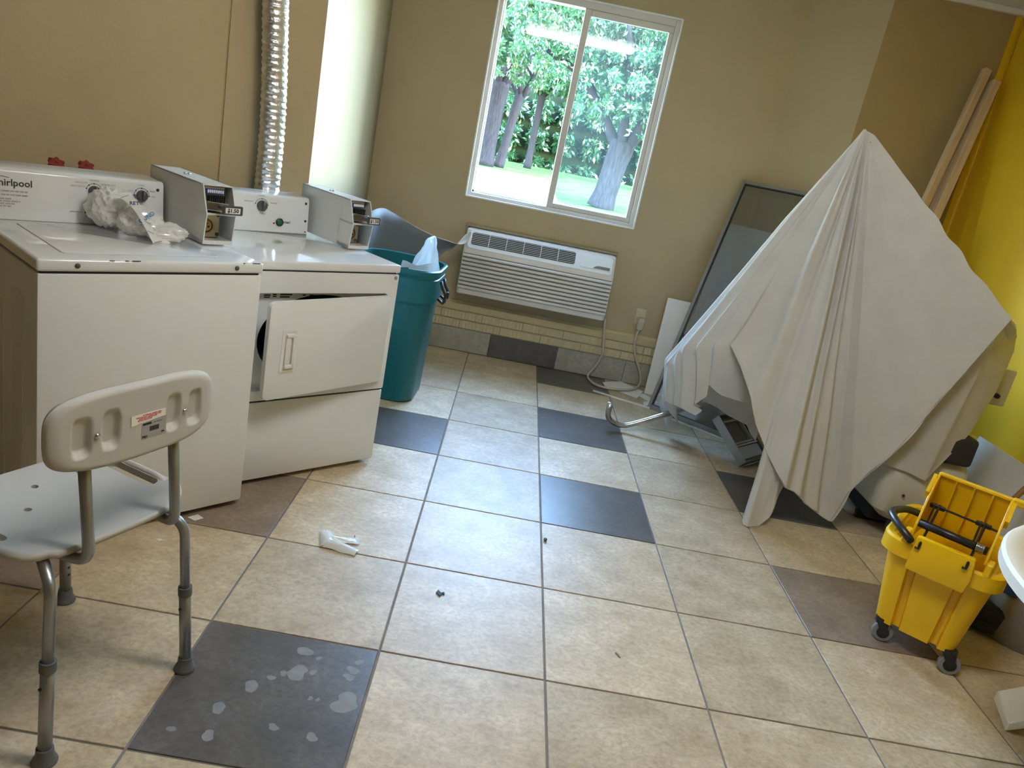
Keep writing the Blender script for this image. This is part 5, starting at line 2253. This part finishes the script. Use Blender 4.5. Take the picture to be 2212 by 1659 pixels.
def tree(x, y, tw, th, lean_, blobs, n, size, m, label, seed, flare=1.25):
    t = thing('tree', label, 'tree', (x, y, -.10), 0, 'trees outside the window')
    b_ = bm_new()
    P_ = smooth_path([(0, 0, 0), (lean_ * .3, 0, th * .3), (lean_ * .6, 0, th * .65), (lean_, 0, th)], 5)
    n_ = len(P_)
    tube(b_, P_, 1, 14, True, [tw * (flare - (flare - 1) * min(1, 4 * k / n_) + (.35 * max(0, k / n_ - .6))) for k in range(n_)])
    obj('trunk', b_, 'bark', t, True)
    b_ = bm_new()
    topv = P_[-1]
    for a, l_, rise in ((20, 3.0, 2.6), (100, 2.6, 3.4), (170, 3.2, 2.4), (250, 2.6, 3.2), (310, 3.0, 3.0)):
        q_ = topv + Vector((math.cos(R(a)) * l_, math.sin(R(a)) * l_, rise))
        tube(b_, smooth_path([topv - Vector((0, 0, .5)), topv.lerp(q_, .5) + Vector((0, 0, .4)), q_], 4), 1, 8, True, [tw * .5 * (1 - .08 * k) for k in range(9)])
    obj('branch', b_, 'bark', t, True)
    foliage('foliage', blobs, n, size, m, t, seed)
    return t


tree(2.45, 25.5, .40, 2.3, .30, [(1.4, -.5, 6.2, 3.4, 2.6, 2.6), (-1.8, .0, 6.0, 2.6, 2.2, 2.2), (3.2, -.5, 4.6, 1.8, 1.6, 1.5), (.6, -2.2, 4.3, 1.6, 1.2, 1.2), (-.4, .2, 8.6, 4, 3, 2.4), (1.6, -1.6, 3.6, 1.5, 1.0, 1.0), (-1.6, -1.2, 4.6, 1.4, 1.0, 1.0), (.2, -1.4, 4.0, 1.3, .9, .9), (1.3, -1.7, 3.0, 1.2, .7, .7), (-.8, -1.5, 3.3, .9, .7, .7)], 70000, .19, 'leaf', 'big leafy tree with a thick grey trunk, nearest outside the window', 31)
tree(-2.75, 44.0, .44, 4.6, .15, [(-.5, -6, 8.2, 5.0, 3.6, 3.4), (2.6, -9, 6.8, 3.0, 2.4, 2.0), (1.0, -7, 11.5, 5.5, 4, 3), (3.4, -6, 9.2, 3, 3, 3), (-.6, -8, 5.4, 2.2, 1.6, 1.2), (-1.2, -3, 6.4, 2.6, 1.6, 1.5), (1.8, -5, 5.6, 2.2, 1.6, 1.3)], 60000, .26, 'leaf2', 'pale leafy tree with a thick upright trunk across the lawn', 32)
tree(-2.0, 45.5, .27, 4.4, .55, [(1.5, 2, 8.6, 4, 2, 3.2), (4.5, 2, 8, 4, 2, 3)], 12000, .40, 'leaf', 'leafy tree with a trunk leaning right, beside the thick upright trunk', 33)
tree(-.3, 55.0, .24, 5.2, .1, [(0, 0, 9, 6, 3, 4), (5, 0, 8, 5, 3, 4)], 14000, .45, 'leaf2', 'slim tree with a pale straight trunk far across the lawn', 34)
tree(10.5, 52.0, .5, 4.2, -.5, [(0, 0, 8, 6, 3, 4), (5, 0, 8, 6, 3, 4), (-3, 1, 6, 3, 2, 2.4)], 14000, .45, 'leaf', 'shaded tree standing behind the nearest thick trunk', 35)
hd = thing('hedge', 'dense green thicket closing the view far behind the trees', 'hedge', (0, 66, -.1))
foliage('foliage', [(-14, 0, 3, 9, 3, 4.6), (-5, 1, 2.6, 8, 3, 4.4), (4, 0, 2.6, 8, 3, 4.4), (12, 1, 2.6, 8, 3, 4.4), (22, 1, 3, 9, 3, 5), (0, 3, 9, 12, 3, 6), (14, 3, 9, 12, 3, 6), (-16, 3, 9, 10, 3, 6)], 90000, .55, 'leaf', hd, 36)
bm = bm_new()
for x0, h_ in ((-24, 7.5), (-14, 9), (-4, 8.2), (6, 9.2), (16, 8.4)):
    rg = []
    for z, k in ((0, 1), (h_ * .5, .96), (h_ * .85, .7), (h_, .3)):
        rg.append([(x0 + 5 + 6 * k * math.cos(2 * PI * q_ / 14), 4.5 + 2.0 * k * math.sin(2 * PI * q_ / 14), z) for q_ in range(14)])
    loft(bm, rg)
M['core'] = mat('hedge_shade', (0.012, 0.035, 0.016), 0.9, var=0.4, scale=.6)  # dark solid cores added behind the leaves, thicket shade put into the colour
stuff(obj('shade_volume', bm, 'core', hd, True))
